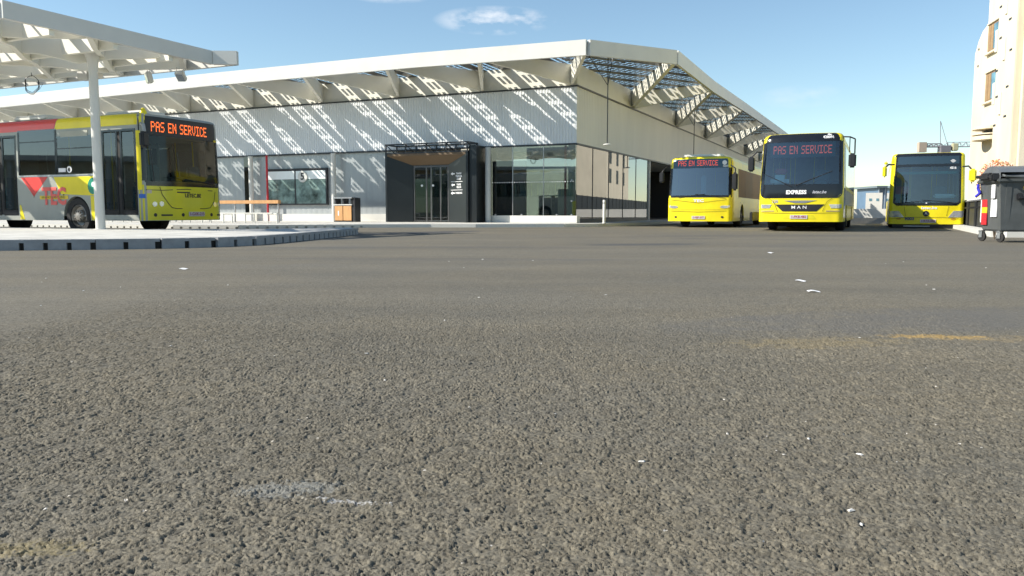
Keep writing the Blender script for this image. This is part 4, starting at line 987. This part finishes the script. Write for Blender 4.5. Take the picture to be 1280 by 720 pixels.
# livery
pb.patch([.37, .6, .9, 1.22], lambda z: -su(.18), lambda z: su(.6), .005, 'front_panel', yellow2, bus1, 30)
pb.rect(-su(.2), -su(.10), 1.1, 2.5, .010, 'door_pillar', yellow, bus1, nu=4)
pb.patch([2.64, 2.75, 2.82, 2.87, 2.91], lambda z: -su(3.12)-(2.8-z)*0-(z-2.64)*-.4, lambda z: -pb.Wf-pb.arc*.05, .006, 'roof_stripe', yellow, bus1, 30, label='yellow roof stripe')
pb.patch([2.64, 2.75, 2.82, 2.87, 2.91], lambda z: -su(11.8), lambda z: -su(3.14)+(z-2.64)*.4, .006, 'roof_stripe', red, bus1, 30, label='red roof stripe')
pb.patch([.70, .97, 1.02, 1.15, 1.3, 1.45], lambda z: -su(1.62) if z < .98 else -su(2.95+(z-1.0)*.6), lambda z: -su(1.46), .004, 'side_stripe', yellow, bus1, 20)
pb.patch([.37, .6, .8, .96], lambda z: -su(1.87), lambda z: -su(1.46), .004, 'side_stripe', yellow, bus1, 6)
pb.patch([.95, 1.2, 1.46], lambda z: -su(4.50)+(1.46-z)*1.0, lambda z: -su(3.45)-(1.46-z)*1.15, .005, 'side_triangle', red, bus1, 8)
pb.patch([.38, .55, .75], lambda z: -su(4.60), lambda z: -su(4.42)-(z-.38)*.35, .005, 'door_wedge', yellow, bus1, 4)
pb.rect(-su(4.6), -su(1.5), 1.475, 1.50, .012, 'window_trim', steel, bus1)
pb.text('TEC', .60, -su(3.22), .95, .014, 'lettering', mat('pale_red_letters', (.75, .12, .10), .5, var=.05), bus1, .02, 0, .85)
pb.patch([.895, .985], lambda z: -su(3.78), lambda z: -su(2.70), .008, 'text_band', yelp, bus1, 8)
pb.text('INFOTEC.BE', .075, -su(3.25), .94, .018, 'lettering', mat('olive_letters', (.25, .22, .02), .5), bus1, .001, 0, 2.2)
pb.disc(-su(1.78), 1.21, .17, .2, .012, 'round_sticker', green, bus1); pb.disc(-su(1.76), 1.25, .05, .06, .016, 'sticker_mark', textw, bus1)
pb.disc(-su(2.6), 1.63, .09, .085, .018, 'window_sticker', textw, bus1); pb.rect(-su(3.0), -su(2.74), 1.57, 1.67, .018, 'window_sticker', textw, bus1, nu=4)
pb.disc(-su(2.6), 1.63, .05, .048, .022, 'sticker_mark', dark, bus1)
for i, r_ in enumerate(sidew):
    fr = pb.rect(r_[0]-.05, r_[1]+.05, r_[2]-.0, r_[3]+.04, .009, 'side_window', dglass if i == 1 else bglass, bus1)
    m2 = MB()
    pb.rect(r_[0]-.05, r_[0]+.01, r_[2], r_[3], .014, 'frame', blackg, fr, nu=4); pb.rect(r_[1]-.01, r_[1]+.05, r_[2], r_[3], .014, 'frame', blackg, fr, nu=4)
    pb.rect(r_[0], r_[1], r_[3]-.28, r_[3]-.25, .014, 'frame', blackg, fr, nu=4)
pb.rect(-su(2.9), -su(1.9), 2.44, 2.58, .010, 'vent_panel', mat('vent_grey', (.4, .4, .33), .5), bus1)
for r_ in osw: pb.rect(r_[0]-.04, r_[1]+.04, r_[2]-.03, r_[3]+.03, .006, 'side_window', bglass, bus1)
for r_ in doors:
    u0, u1, z0, z1 = r_; mid = (u0+u1)/2
    d_ = pb.rect(u0, u1, z1, z1+.05, .012, 'door', blackg, bus1, nu=6)
    for a, b_ in ((u0, mid-.05), (mid+.05, u1)):
        pb.rect(a+.05, b_-.05, z0+.12, z1-.02, -.01, 'pane', bglass, d_, nu=4)
        pb.rect(a, a+.06, z0-.02, z1, .004, 'frame', blackg, d_, nu=4); pb.rect(b_-.06, b_, z0-.02, z1, .004, 'frame', blackg, d_, nu=4); pb.rect(a+.06, b_-.06, z0-.02, z0+.13, .004, 'frame', blackg, d_, nu=4)
    pb.rect(mid-.05, mid+.05, z0, z1, -.005, 'door_seal', rubber, d_, nu=2)
    mz = MB(); p = Vector(pb.S(mid+.12, 1.0, -.05)); q = Vector(pb.S(mid+.1, 1.7, -.05)); mz.tube(p, q, .018, n=8); mz.build('handle', steel, d_)
pb.rect(-su(1.4), -su(.2), .38, .50, .008, 'door_sill', silver, bus1)
for b_, t_, pts in ((cb, coach, [(-1.2, .60), (-.6, .585), (.6, .585), (1.2, .60)]), (cb, coach, [(-.95, 1.05), (-.80, .95), (-.66, .60)]), (cb, coach, [(.95, 1.05), (.80, .95), (.66, .60)]),
        (lbus, bus2, [(-1.2, .66), (0, .62), (1.2, .66)]), (lbus, bus2, [(-1.2, 1.12), (0, .98), (1.2, 1.12)]), (rb, bus4, [(-1.2, .36), (-.6, .42), (.6, .42), (1.2, .36)]), (rb, bus4, [(-.75, .84), (-.68, .42)]), (rb, bus4, [(.75, .84), (.68, .42)])):
    n_ = 10; P_ = []
    for a_1, a_2 in zip(pts[:-1], pts[1:]): P_ += [(a_1[0]+(a_2[0]-a_1[0])*i/n_, a_1[1]+(a_2[1]-a_1[1])*i/n_) for i in range(n_)]
    vs = []
    for i, (u, z) in enumerate(P_):
        c = P_[min(i+1, len(P_)-1)]; a = P_[max(i-1, 0)]; d = Vector((c[0]-a[0], c[1]-a[1])).normalized()*.006
        vs += [b_.S(u-d.y, z+d.x, .013), b_.S(u+d.y, z-d.x, .013)]
    MB().add(vs, [(2*i, 2*i+1, 2*i+3, 2*i+2) for i in range(len(P_)-1)]).build('panel_seam', mat('seam_dark', (.12, .10, .01), .6, var=0), t_)
# front
pb.rect(-wu-.10, wu+.10, 2.40, 2.86, .009, 'display_band', black, bus1, .0)
pb.leds('PAS EN SERVICE', -.95, .80, 2.50, 2.74, .014, 'display_text', led, bus1)
pb.rect(-wu-.12, wu+.12, 1.20, 1.32, .008, 'windscreen_lower_band', blackg, bus1)
for s_ in (-1, 1): pb.rect(min(s_*(wu-.05), s_*(wu+.13)), max(s_*(wu-.05), s_*(wu+.13)), 1.32, 2.40, .009, 'windscreen_frame', blackg, bus1, nu=6)
pb.rect(-wu+.03, wu-.03, 1.26, 2.42, .002, 'windscreen', glass('dark_windscreen', (.5, .55, .52), 1.36, .02, .0), bus1, skirt=0)
seam = mat('seam', (.3, .27, .01), .5)
def seamline(b, pts, parent):
    vs = []; n = len(pts); fs = []
    for i, (u, z) in enumerate(pts):
        a = pts[max(0, i-1)]; c = pts[min(n-1, i+1)]; d = Vector((c[0]-a[0], c[1]-a[1])).normalized()*.009
        vs += [b.S(u-d.y, z+d.x, .011), b.S(u+d.y, z-d.x, .011)]
    fs = [(2*i, 2*i+1, 2*i+3, 2*i+2) for i in range(n-1)] + [(2*i+2, 2*i+3, 2*i+1, 2*i) for i in range(n-1)]
    MB().add(vs, fs).build('panel_seam', textb, parent)
seamline(pb, [(-.78, 1.18), (-.72, 1.0), (-.55, .78), (-.45, .68), (-.3, .655), (.6, .655), (.8, .68), (.95, .85), (1.0, 1.1)], bus1)
seamline(pb, [(-1.15, 1.10), (-.7, 1.10), (0, 1.14), (.9, 1.12)], bus1)
pb.rect(-.28, .12, 1.045, 1.075, .014, 'front_slot', black, bus1, nu=6)
pb.text('LETEC.BE', .13, .22, .98, .013, 'lettering', textb, bus1, .004)
for u, z, ru in ((-.93, .76, .065), (-.74, .77, .065), (.98, .77, .065), (1.14, .78, .065)): pb.disc(u, z, ru, ru*.95, .014, 'headlight', lampg, bus1)
for u, z in ((-.92, .50), (-.12, .50), (.84, .50)): pb.disc(u, z, .045, .045, .010, 'fog_light', black, bus1)
for u0, u1 in ((-.76, -.44), (1.05, 1.3)): pb.rect(u0, u1, .475, .515, .012, 'front_slot', black, bus1, nu=4)
pb.rect(-1.30, -1.16, .90, 1.0, .012, 'sticker', blue, bus1, nu=4); pb.rect(-1.12, -1.0, 1.02, 1.1, .012, 'sticker', mat('pale_pink', (.6, .5, .4), .5), bus1, nu=4)
number_plate(pb, bus1, .32, .52, '1-GXK-215', .52, .11)
wiper(pb, bus1, -.95, 1.3, -1.0, 1.9); wiper(pb, bus1, .9, 1.3, .2, 1.36)
pb.disc(1.1, 2.42, .06, .03, .016, 'marker_light', yelp, bus1)
a_ = MB().path([(-1.18, .1, 2.66), (-1.3, -.12, 2.62), (-1.3, -.15, 2.45)], .04, 8).build('mirror', mat('mirror_grey', (.35, .36, .36), .4), bus1, True)
MB().rbox(-1.42, -1.20, -.22, -.06, 2.08, 2.46, .05, 3).build('head', black, a_, True)
MB().rbox(-1.0, -.2, .3, 1.6, 2.90, 3.02, .05, 3).build('roof_unit', white, bus1, True); MB().rbox(.3, 1.0, .8, 2.2, 2.9, 3.03, .05, 3).build('roof_unit', white, bus1, True)
MB().rbox(-1.1, -.5, 3.6, 4.9, 2.9, 3.06, .05, 3).build('roof_unit', white, bus1, True)
mk = MB().lathe([(.10, 0), (.08, .1), (.03, .17), (.001, .18)], 14, Matrix.Translation((-1.0, .22, 2.88))).build('marker_light', yellow, bus1, True)
pb.wheels(bus1, (2.4, 8.2), .47); pb.inside(bus1, .5, 1.32, 4)
MB().rbox(-1.0, -.75, .5, .56, 1.35, 2.3, .03).build('curtain', mat('brown_curtain', (.28, .13, .06), .8), bus1)

# ------------------------------------------------------------ right: apartment block
ab = thing('apartment_block', 'tall cream rendered apartment block with orange shuttered windows at the right edge', 'building', (23.9, 38, 0), R(-13.6))
# profile along the wall (local y), heights
prof = [(0, -.5), (0, 15.5), (5.35, 15.5), (5.35, 10.5), (6.2, 10.3), (6.8, 9.9), (7.3, 9.3), (7.3, -.5)]
mb = MB(); n = len(prof)
mb.add([(0, y, z) for y, z in prof] + [(9, y, z) for y, z in prof], [tuple(range(n)), tuple(range(n, 2*n))[::-1]] + [(i, n+i, n+(i+1) % n, (i+1) % n) for i in range(n)])
mb.build('wall', stucco, ab)
MB().box(.35, 22, -.02, 5.2, 0, 16).build('wall', stucco2, ab)
MB().rbox(-.28, .02, .3, 2.9, 0, 16, .03).build('pilaster', stucco, ab)
MB().rbox(-.5, .3, -.3, .25, 15.2, 16.2, .03).build('cornice', stucco, ab)
MB().rbox(-.25, .2, 2.9, 5.5, 12.3, 12.6, .03).build('cornice', mat('roof_edge', (.2, .19, .17), .6), ab)
shut = mat('orange_shutter', (.34, .22, .11), .6, var=.15, vscale=5); wpan = mat('window_pane', (.12, .26, .33), .08, var=.5, vscale=2, spec=1)
frm = mat('window_frame', (.28, .16, .08), .5)
for z0, z1 in ((8.95, 10.35), (6.4, 7.85)):
    w_ = MB().box(-.03, .0, 3.4, 5.15, z0, z1).build('window', frm, ab)
    for a in (4.32, 4.74): MB().box(-.06, -.032, a, a+.36, z0+.05, z1-.05).build('shutter', shut, w_)
    MB().box(-.05, -.033, 3.45, 4.27, z0+.08, z1-.08).build('pane', wpan, w_)
    MB().rbox(-.16, .02, 3.3, 5.25, z0-.14, z0-.02, .02).build('sill', stucco, w_)
    MB().rbox(-.10, .02, 3.3, 5.25, z1+.02, z1+.12, .02).build('head', stucco, w_)
# curved balcony
bl = MB(); pts = [(0, 3.35)] + [(-.75*math.sin(PI*i/10), 4.35-math.cos(PI*i/10)*1.0) for i in range(11)] + [(0, 5.35)]
bl.prism([(x, y) for x, y in pts][::-1], 4.35, 4.55); bl.prism([(x*1.0, y) for x, y in pts][::-1], 4.62, 4.68); bl.prism([(x, y) for x, y in pts][::-1], 4.9, 5.05)
bl.build('balcony', stucco, ab)
MB().box(-.02, .0, 3.6, 5.1, 4.68, 4.9).build('balcony_slot', dark, ab)
# slits on the pilaster
mb = MB()
for y, z in ((2.5, 10.7), (2.3, 9.15), (2.6, 7.6), (1.0, 11.3), (1.1, 9.8), (.8, 8.3), (2.4, 6.3), (1.0, 6.6), (2.5, 4.9), (1.1, 5.2), (.9, 12.6)): 
    mb.bar((-.285, y), (-.285, y+.35), .012, z, z+.10, z-.0, z+.10)
mb.build('vent_slit', dark, ab)
for y, z in ((3.15, 8.6), (2.0, 8.0), (3.15, 6.0), (2.0, 10.2), (2.2, 5.4)): MB().rbox(-.34, -.27, y-.3, y-.05, z, z+1.1, .02).build('rib', mat('white_render', (.74, .70, .62), .9), ab)
mb = MB()
for z in (2.2, 8.5, 9.4): mb.box(-.02, 0, 6.6, 6.75, z, z+.1)
mb.build('vent', dark, ab)
# rear wing, seen only in the glass
wgx = MB(); 
M = Matrix.Translation((1.5, 0, 0)) @ Matrix.Rotation(R(-18), 4, 'Z')
wgx.box(.2, 12, 7.6, 24, 0, 9, M); wing = wgx.build('rear_wing', stucco, ab)
mb = MB()
for y in range(9, 22, 4):
    for z in (4.3, 6.8): mb.box(.17, .2, y, y+1.0, z, z+1.3, M)
mb.build('rear_window', wpan, ab)
b2 = thing('apartment_block', 'far cream block behind the right apartment block, mirrored in the side glass of the station', 'building', (23.6, 38, 0), R(-14.6))
MB().box(.4, 14, 40, 56, 0, 14, M).build('wall', stucco, b2)
MB().box(.4, 14, 95, 122, 0, 17, M).build('wall', stucco, b2)
mb = MB()
for y in (44, 50, 98, 106, 114):
    for z in (6, 9.5, 13): mb.box(.37, .4, y, y+2.4, z, z+2.6, M)
mb.build('window', dark, b2)
hf = thing('reflection_fence', 'unseen dark fence added far off to darken the low reflection in the side glass', 'fence', (23.6, 38, 0), R(-14.6))  # out of view; added only to darken the mirrored scene low down
MB().box(-.3, .0, 26, 150, 0, 3.1, M).build('panel', mat('fence_dark', (.03, .032, .036), .5, var=.15), hf)
mb = MB()
for y in range(26, 150, 4): mb.box(-.36, -.3, y, y+.15, 0, 3.2, M)
mb.build('post', dark, hf)
b3 = thing('reflection_building', 'unseen low cream building added to be mirrored in the glass beside the station entrance', 'building', (-42, -8, 0), R(AZB+0))  # out of view; added to give the bay glass something to mirror
b3.rotation_euler = (0, 0, R(-47))
MB().box(-45, 45, -8, 0, 0, 5.6).build('wall', stucco2, b3); MB().box(-46, 46, -8.5, 1.5, 5.6, 6.0).build('roof', white, b3)
for i in range(22): MB().box(-43+i*4, -42.7+i*4, 1.0, 1.3, 0, 5.6).build('column', white, b3)
for i in range(21): MB().box(-41.5+i*4, -39.9+i*4, .0, .03, .3, 3.2).build('window', wpan, b3)

# guard fence in front of the block and its base kerb
fo = S2W
def wf_(s): return (17.5-.4163*s, 31-.909*s)
p0, p1 = wf_(-8), wf_(12.5)
fn = thing('guard_fence', 'dark grey panel fence with a light top rail behind the wheeled bin', 'fence')
MB().bar(p0, p1, .06, .14, .98).build('panel', mat('fence_dark', (.03, .032, .036), .5, var=.15), fn)
MB().bar(p0, p1, .14, .985, 1.03).build('top_rail', mat('fence_rail', (.16, .16, .17), .5), fn)
mb = MB(); mh = MB()
for i in range(40):
    a = Vector(p0).lerp(Vector(p1), (i+.5)/40); mb.tube((a.x, a.y, 1.03), (a.x, a.y, 1.075), .05, n=8)
    mh.box(a.x-.10, a.x-.045, a.y-.05, a.y+.05, .74, .80)
mb.build('rail_stud', white, fn); mh.build('bolt', black, fn)
for i in range(9):
    a = Vector(p0).lerp(Vector(p1), i/8); MB().box(a.x-.09, a.x+.02, a.y-.05, a.y+.05, .13, .98).build('post', dark, fn)
mb = MB(); mb.bar((p0[0]-.25, p0[1]+.1), (p1[0]-.25, p1[1]+.1), .35, -.03, .14); mb.bar((p1[0]-.2, p1[1]), (p1[0]+8, p1[1]-1.6), .35, -.03, .139)
o = mb.build('kerb', white); o['kind'] = 'structure'
# raised ground behind it
mb = MB(); q = [(p0[0], p0[1]), (p1[0], p1[1]+.15), (p1[0]+8, p1[1]-1.4), (60, 20), (60, 44), (p0[0]+6, 44)]; mb.prism([(x, y) for x, y in q][::-1][::-1], -.05, .1); o = mb.build('pavement', concrete); o['kind'] = 'structure'

# ------------------------------------------------------------ wheeled bin
wb = thing('wheeled_bin', 'large dark grey four-wheeled waste container with a curved lid at the right edge', 'waste bin', (9.85, 16.2, 0), R(-11))
bing = mat('bin_grey', (.085, .092, .092), .5, var=.18, vscale=4, bump=.1)
body = MB(); vs = []
lv = [(.22, .10), (.26, .07), (.8, .035), (1.22, .0), (1.28, -.03)]
for z, ins in lv: vs += [(ins, ins*.6, z), (1.36-ins, ins*.6, z), (1.36-ins, 1.05-ins*.6, z), (ins, 1.05-ins*.6, z)]
fs = [(0, 3, 2, 1)]
for k in range(len(lv)-1): fs += [(4*k+i, 4*k+(i+1) % 4, 4*k+4+(i+1) % 4, 4*k+4+i) for i in range(4)]
body.add(vs, fs)
for x in (.12, .45, .80, 1.15): body.add([(x, .045, .26), (x+.10, .045, .26), (x+.10, -.012, 1.2), (x, -.012, 1.2), (x, .07, .26), (x+.1, .07, .26), (x+.1, .03, 1.2), (x, .03, 1.2)], [(0,1,2,3), (0,3,7,4), (1,5,6,2), (3,2,6,7)])
body.rbox(-.06, 1.42, -.06, 1.11, 1.22, 1.29, .02)
body.build('body', bing, wb)
lid = MB(); n = 12; vs = []
for j in range(2):
    for i in range(n+1):
        t = i/n; vs.append((-.02 if j == 0 else 1.38, -.05+1.14*t, 1.30+.26*math.sin(PI*min(1, .12+t*.88))**.8))
lid.add(vs, [(i, n+1+i, n+2+i, i+1) for i in range(n)]); 
lid.add([(-.02, -.05, 1.29)] + vs[:n+1] + [(-.02, 1.09, 1.29)], [tuple(range(n+3))]); lid.add([(1.38, -.05, 1.29)] + vs[n+1:] + [(1.38, 1.09, 1.29)], [tuple(range(n+3))[::-1]])
# domed crown growing to the right
lid2 = []
for i in range(9):
    for j in range(9):
        u, v = i/8, j/8; lid2.append((-.02+1.4*u, -.05+1.14*v, 1.31+(.34*math.sin(PI*min(1, .05+.95*v)))*min(1, (.25+u)*1.1)))
lid.add(lid2, [(9*i+j, 9*(i+1)+j, 9*(i+1)+j+1, 9*i+j+1) for i in range(8) for j in range(8)])
lid.build('lid', mat('lid_grey', (.12, .13, .14), .42, var=.12, vscale=4), wb, True)
MB().tube((-.10, .04, 1.33), (-.1, .95, 1.36), .035).rbox(-.14, -.03, .25, .75, 1.27, 1.42, .03).rbox(-.16, .02, .0, .16, 1.24, 1.40, .03).build('hinge', black, wb)
MB().path([(.02, -.06, 1.36), (.05, -.14, 1.33), (.55, -.14, 1.30), (.62, -.05, 1.32)], .022, 8).build('lid_handle', bing, wb, True)
MB().path([(.35, .0, .92), (.35, -.10, .9), (.98, -.10, .9), (.98, 0, .92)], .02, 8).rbox(.30, .42, -.06, .0, .85, 1.0, .02).build('handle', black, wb, True)
MB().lathe([(0, .05), (.05, .045), (.06, 0)], 14, Matrix.Translation((.48, -.02, 1.1)) @ Matrix.Rotation(R(90), 4, 'X')).build('lock', yelp, wb)
for s_, (y0, y1, z0, z1, m_) in enumerate(((.70, .98, .72, 1.10, redp), (.70, .98, .60, .72, yelp), (.70, .98, .35, .60, redp), (.20, .50, .52, .88, textw), (.22, .40, .90, 1.18, textw), (1.0, 1.04, .4, 1.15, textw))):
    MB().box(-.0, .012, y0, y1, z0, z1).build('sticker', m_, wb).location = (.048-.04*(z0 > .8)-.02, 0, 0)
MB().box(.45, .75, -.008, 0, 1.05, 1.12).build('sticker', textw, wb).location = (.5, 0, 0)
for x, y in ((.16, .16), (.08, .9), (1.2, .16), (1.25, .9)):
    w_ = MB().lathe([(.02, -.025), (.06, -.027), (.095, -.022), (.10, 0), (.095, .022), (.06, .027), (.02, .025)], 22, Matrix.Translation((x-.05, y-.02, .10)) @ Matrix.Rotation(R(25), 4, 'Z') @ Matrix.Rotation(R(90), 4, 'Y')).build('wheel', rubber, wb, True)
    M = Matrix.Translation((x-.05, y-.02, 0)) @ Matrix.Rotation(R(25), 4, 'Z')
    MB().box(-.045, -.03, -.03, .05, .08, .22, M).box(.03, .045, -.03, .05, .08, .22, M).box(-.045, .045, -.02, .06, .2, .235, M).build('fork', steel, w_)
tp = MB(); tp.path([(-.02, 1.1, 1.2), (-.06, 1.0, 1.12), (-.03, .95, 1.02), (-.08, 1.04, .95)], .03, 6); o = tp.build('blue_strap', mat('blue_strap', (.03, .03, .45), .6), loc=(9.85, 16.2, 0), rotz=R(-11)); tag(o, 'short blue strap hanging at the far corner of the waste bin', 'strap')
fl = leafy('flowering_shrub', 'orange and pink flowering shrub behind the waste bin', 'shrub', (11.0, 18.2, 0), 600, .035, (.40, .34, .40),
    [mat('petal_orange', (.85, .42, .16), .7, var=.25, vscale=9), mat('petal_pink', (.85, .42, .33), .7, var=.2, vscale=9), mat('petal_cream', (.85, .66, .42), .7, var=.2)], ['petals', 'petals', 'petals'], stemh=.98)

# ------------------------------------------------------------ far background
pw = MB(); pw.bar((26, 90), (66, 71.8), .4, -.1, .95); o = pw.build('parapet_wall', white); tag(o, 'long low white wall at the far side behind the buses', 'wall')
hw_ = MB(); hw_.box(0, 1.9, 0, 4, 0, 3.0); wh = hw_.build('white_building', white, loc=(44.3, 100.4, 0), rotz=RZ); tag(wh, 'plain white building far off between coach and city bus', 'building')
for i in range(2): MB().box(.4+i*.8, .7+i*.8, -.04, -.01, 2.0, 2.3).build('window', wpan, wh)
bb = thing('office_block', 'small blue glass office block far off left of the rightmost bus', 'building', (74.6, 160, 0), 0)
MB().box(-1.5, 9, 0, 10, 0, 5.4).build('wall', mat('blue_facade', (.10, .17, .26), .3, var=.15, vscale=.3), bb)
mb = MB()
for i in range(9): mb.box(-1.6+i*1.25, -1.35+i*1.25, -.2, 0, 0, 5.3)
mb.build('fin', mat('pale_fin', (.35, .42, .5), .5), bb)
MB().box(-2.2, 9.5, -.8, 10.5, 5.4, 5.8).build('roof', mat('roof_grey', (.16, .2, .22), .6), bb)
# crane
cr = thing('tower_crane', 'grey tower crane with counterweight above the rightmost bus', 'crane', (123.6, 231, 0), R(-5))
cm = mat('crane_grey', (.20, .19, .21), .6, var=.1); cl2 = mat('crane_light', (.34, .36, .40), .6)
def truss(mb, a, b_, w, h, n, r):
    a = Vector(a); b_ = Vector(b_); d = (b_-a)/n
    for k in range(n):
        p, q = a+d*k, a+d*(k+1)
        for y in (-w/2, w/2): mb.tube(p+Vector((0, y, 0)), q+Vector((0, y, 0)), r, n=5); mb.tube(p+Vector((0, y, 0)), (p+q)/2+Vector((0, 0, h)), r*.7, n=5); mb.tube(q+Vector((0, y, 0)), (p+q)/2+Vector((0, 0, h)), r*.7, n=5)
        if k: mb.tube((p+p-d)/2+Vector((0, 0, h)), (p+q)/2+Vector((0, 0, h)), r, n=5)
JZ = 19.2
mb = MB()
for x in (-.9, .9):
    for y in (-.9, .9): mb.tube((x, y, 0), (x, y, JZ), .12, n=5)
for k in range(11):
    for s_ in (-1, 1): mb.tube((-.9*s_, -.9, k*1.75), (.9*s_, -.9, k*1.75+1.75), .07, n=5); mb.tube((-.9, .9*s_, k*1.75), (-.9, -.9*s_, k*1.75+1.75), .07, n=5)
mb.build('mast', cm, cr)
mb = MB(); truss(mb, (0, 0, JZ), (45, 0, JZ), 1.2, 1.3, 26, .11); mb.build('jib', cl2, cr)
mb = MB(); truss(mb, (-5.5, 0, JZ), (0, 0, JZ), 1.2, .9, 4, .16); mb.build('counter_jib', cm, cr)
MB().box(-7, -4.9, -.8, .8, JZ-1.5, JZ+1.3).build('counterweight', mat('counterweight', (.45, .36, .28), .8, var=.1), cr)
MB().rbox(-1.2, 1.6, -1.2, 1.2, JZ-2.0, JZ+.3, .1).build('slewing_unit', cm, cr); MB().rbox(2.0, 3.6, -1.3, .2, JZ-1.2, JZ+.9, .2).build('cab', mat('cab_cream', (.5, .47, .3), .5), cr)
mb = MB(); mb.path([(-.9, 0, JZ), (-1.2, 0, JZ+7.3)], .10, 5).path([(1.2, 0, JZ), (-1.2, 0, JZ+7.3)], .08, 5); mb.build('tower_head', cm, cr)
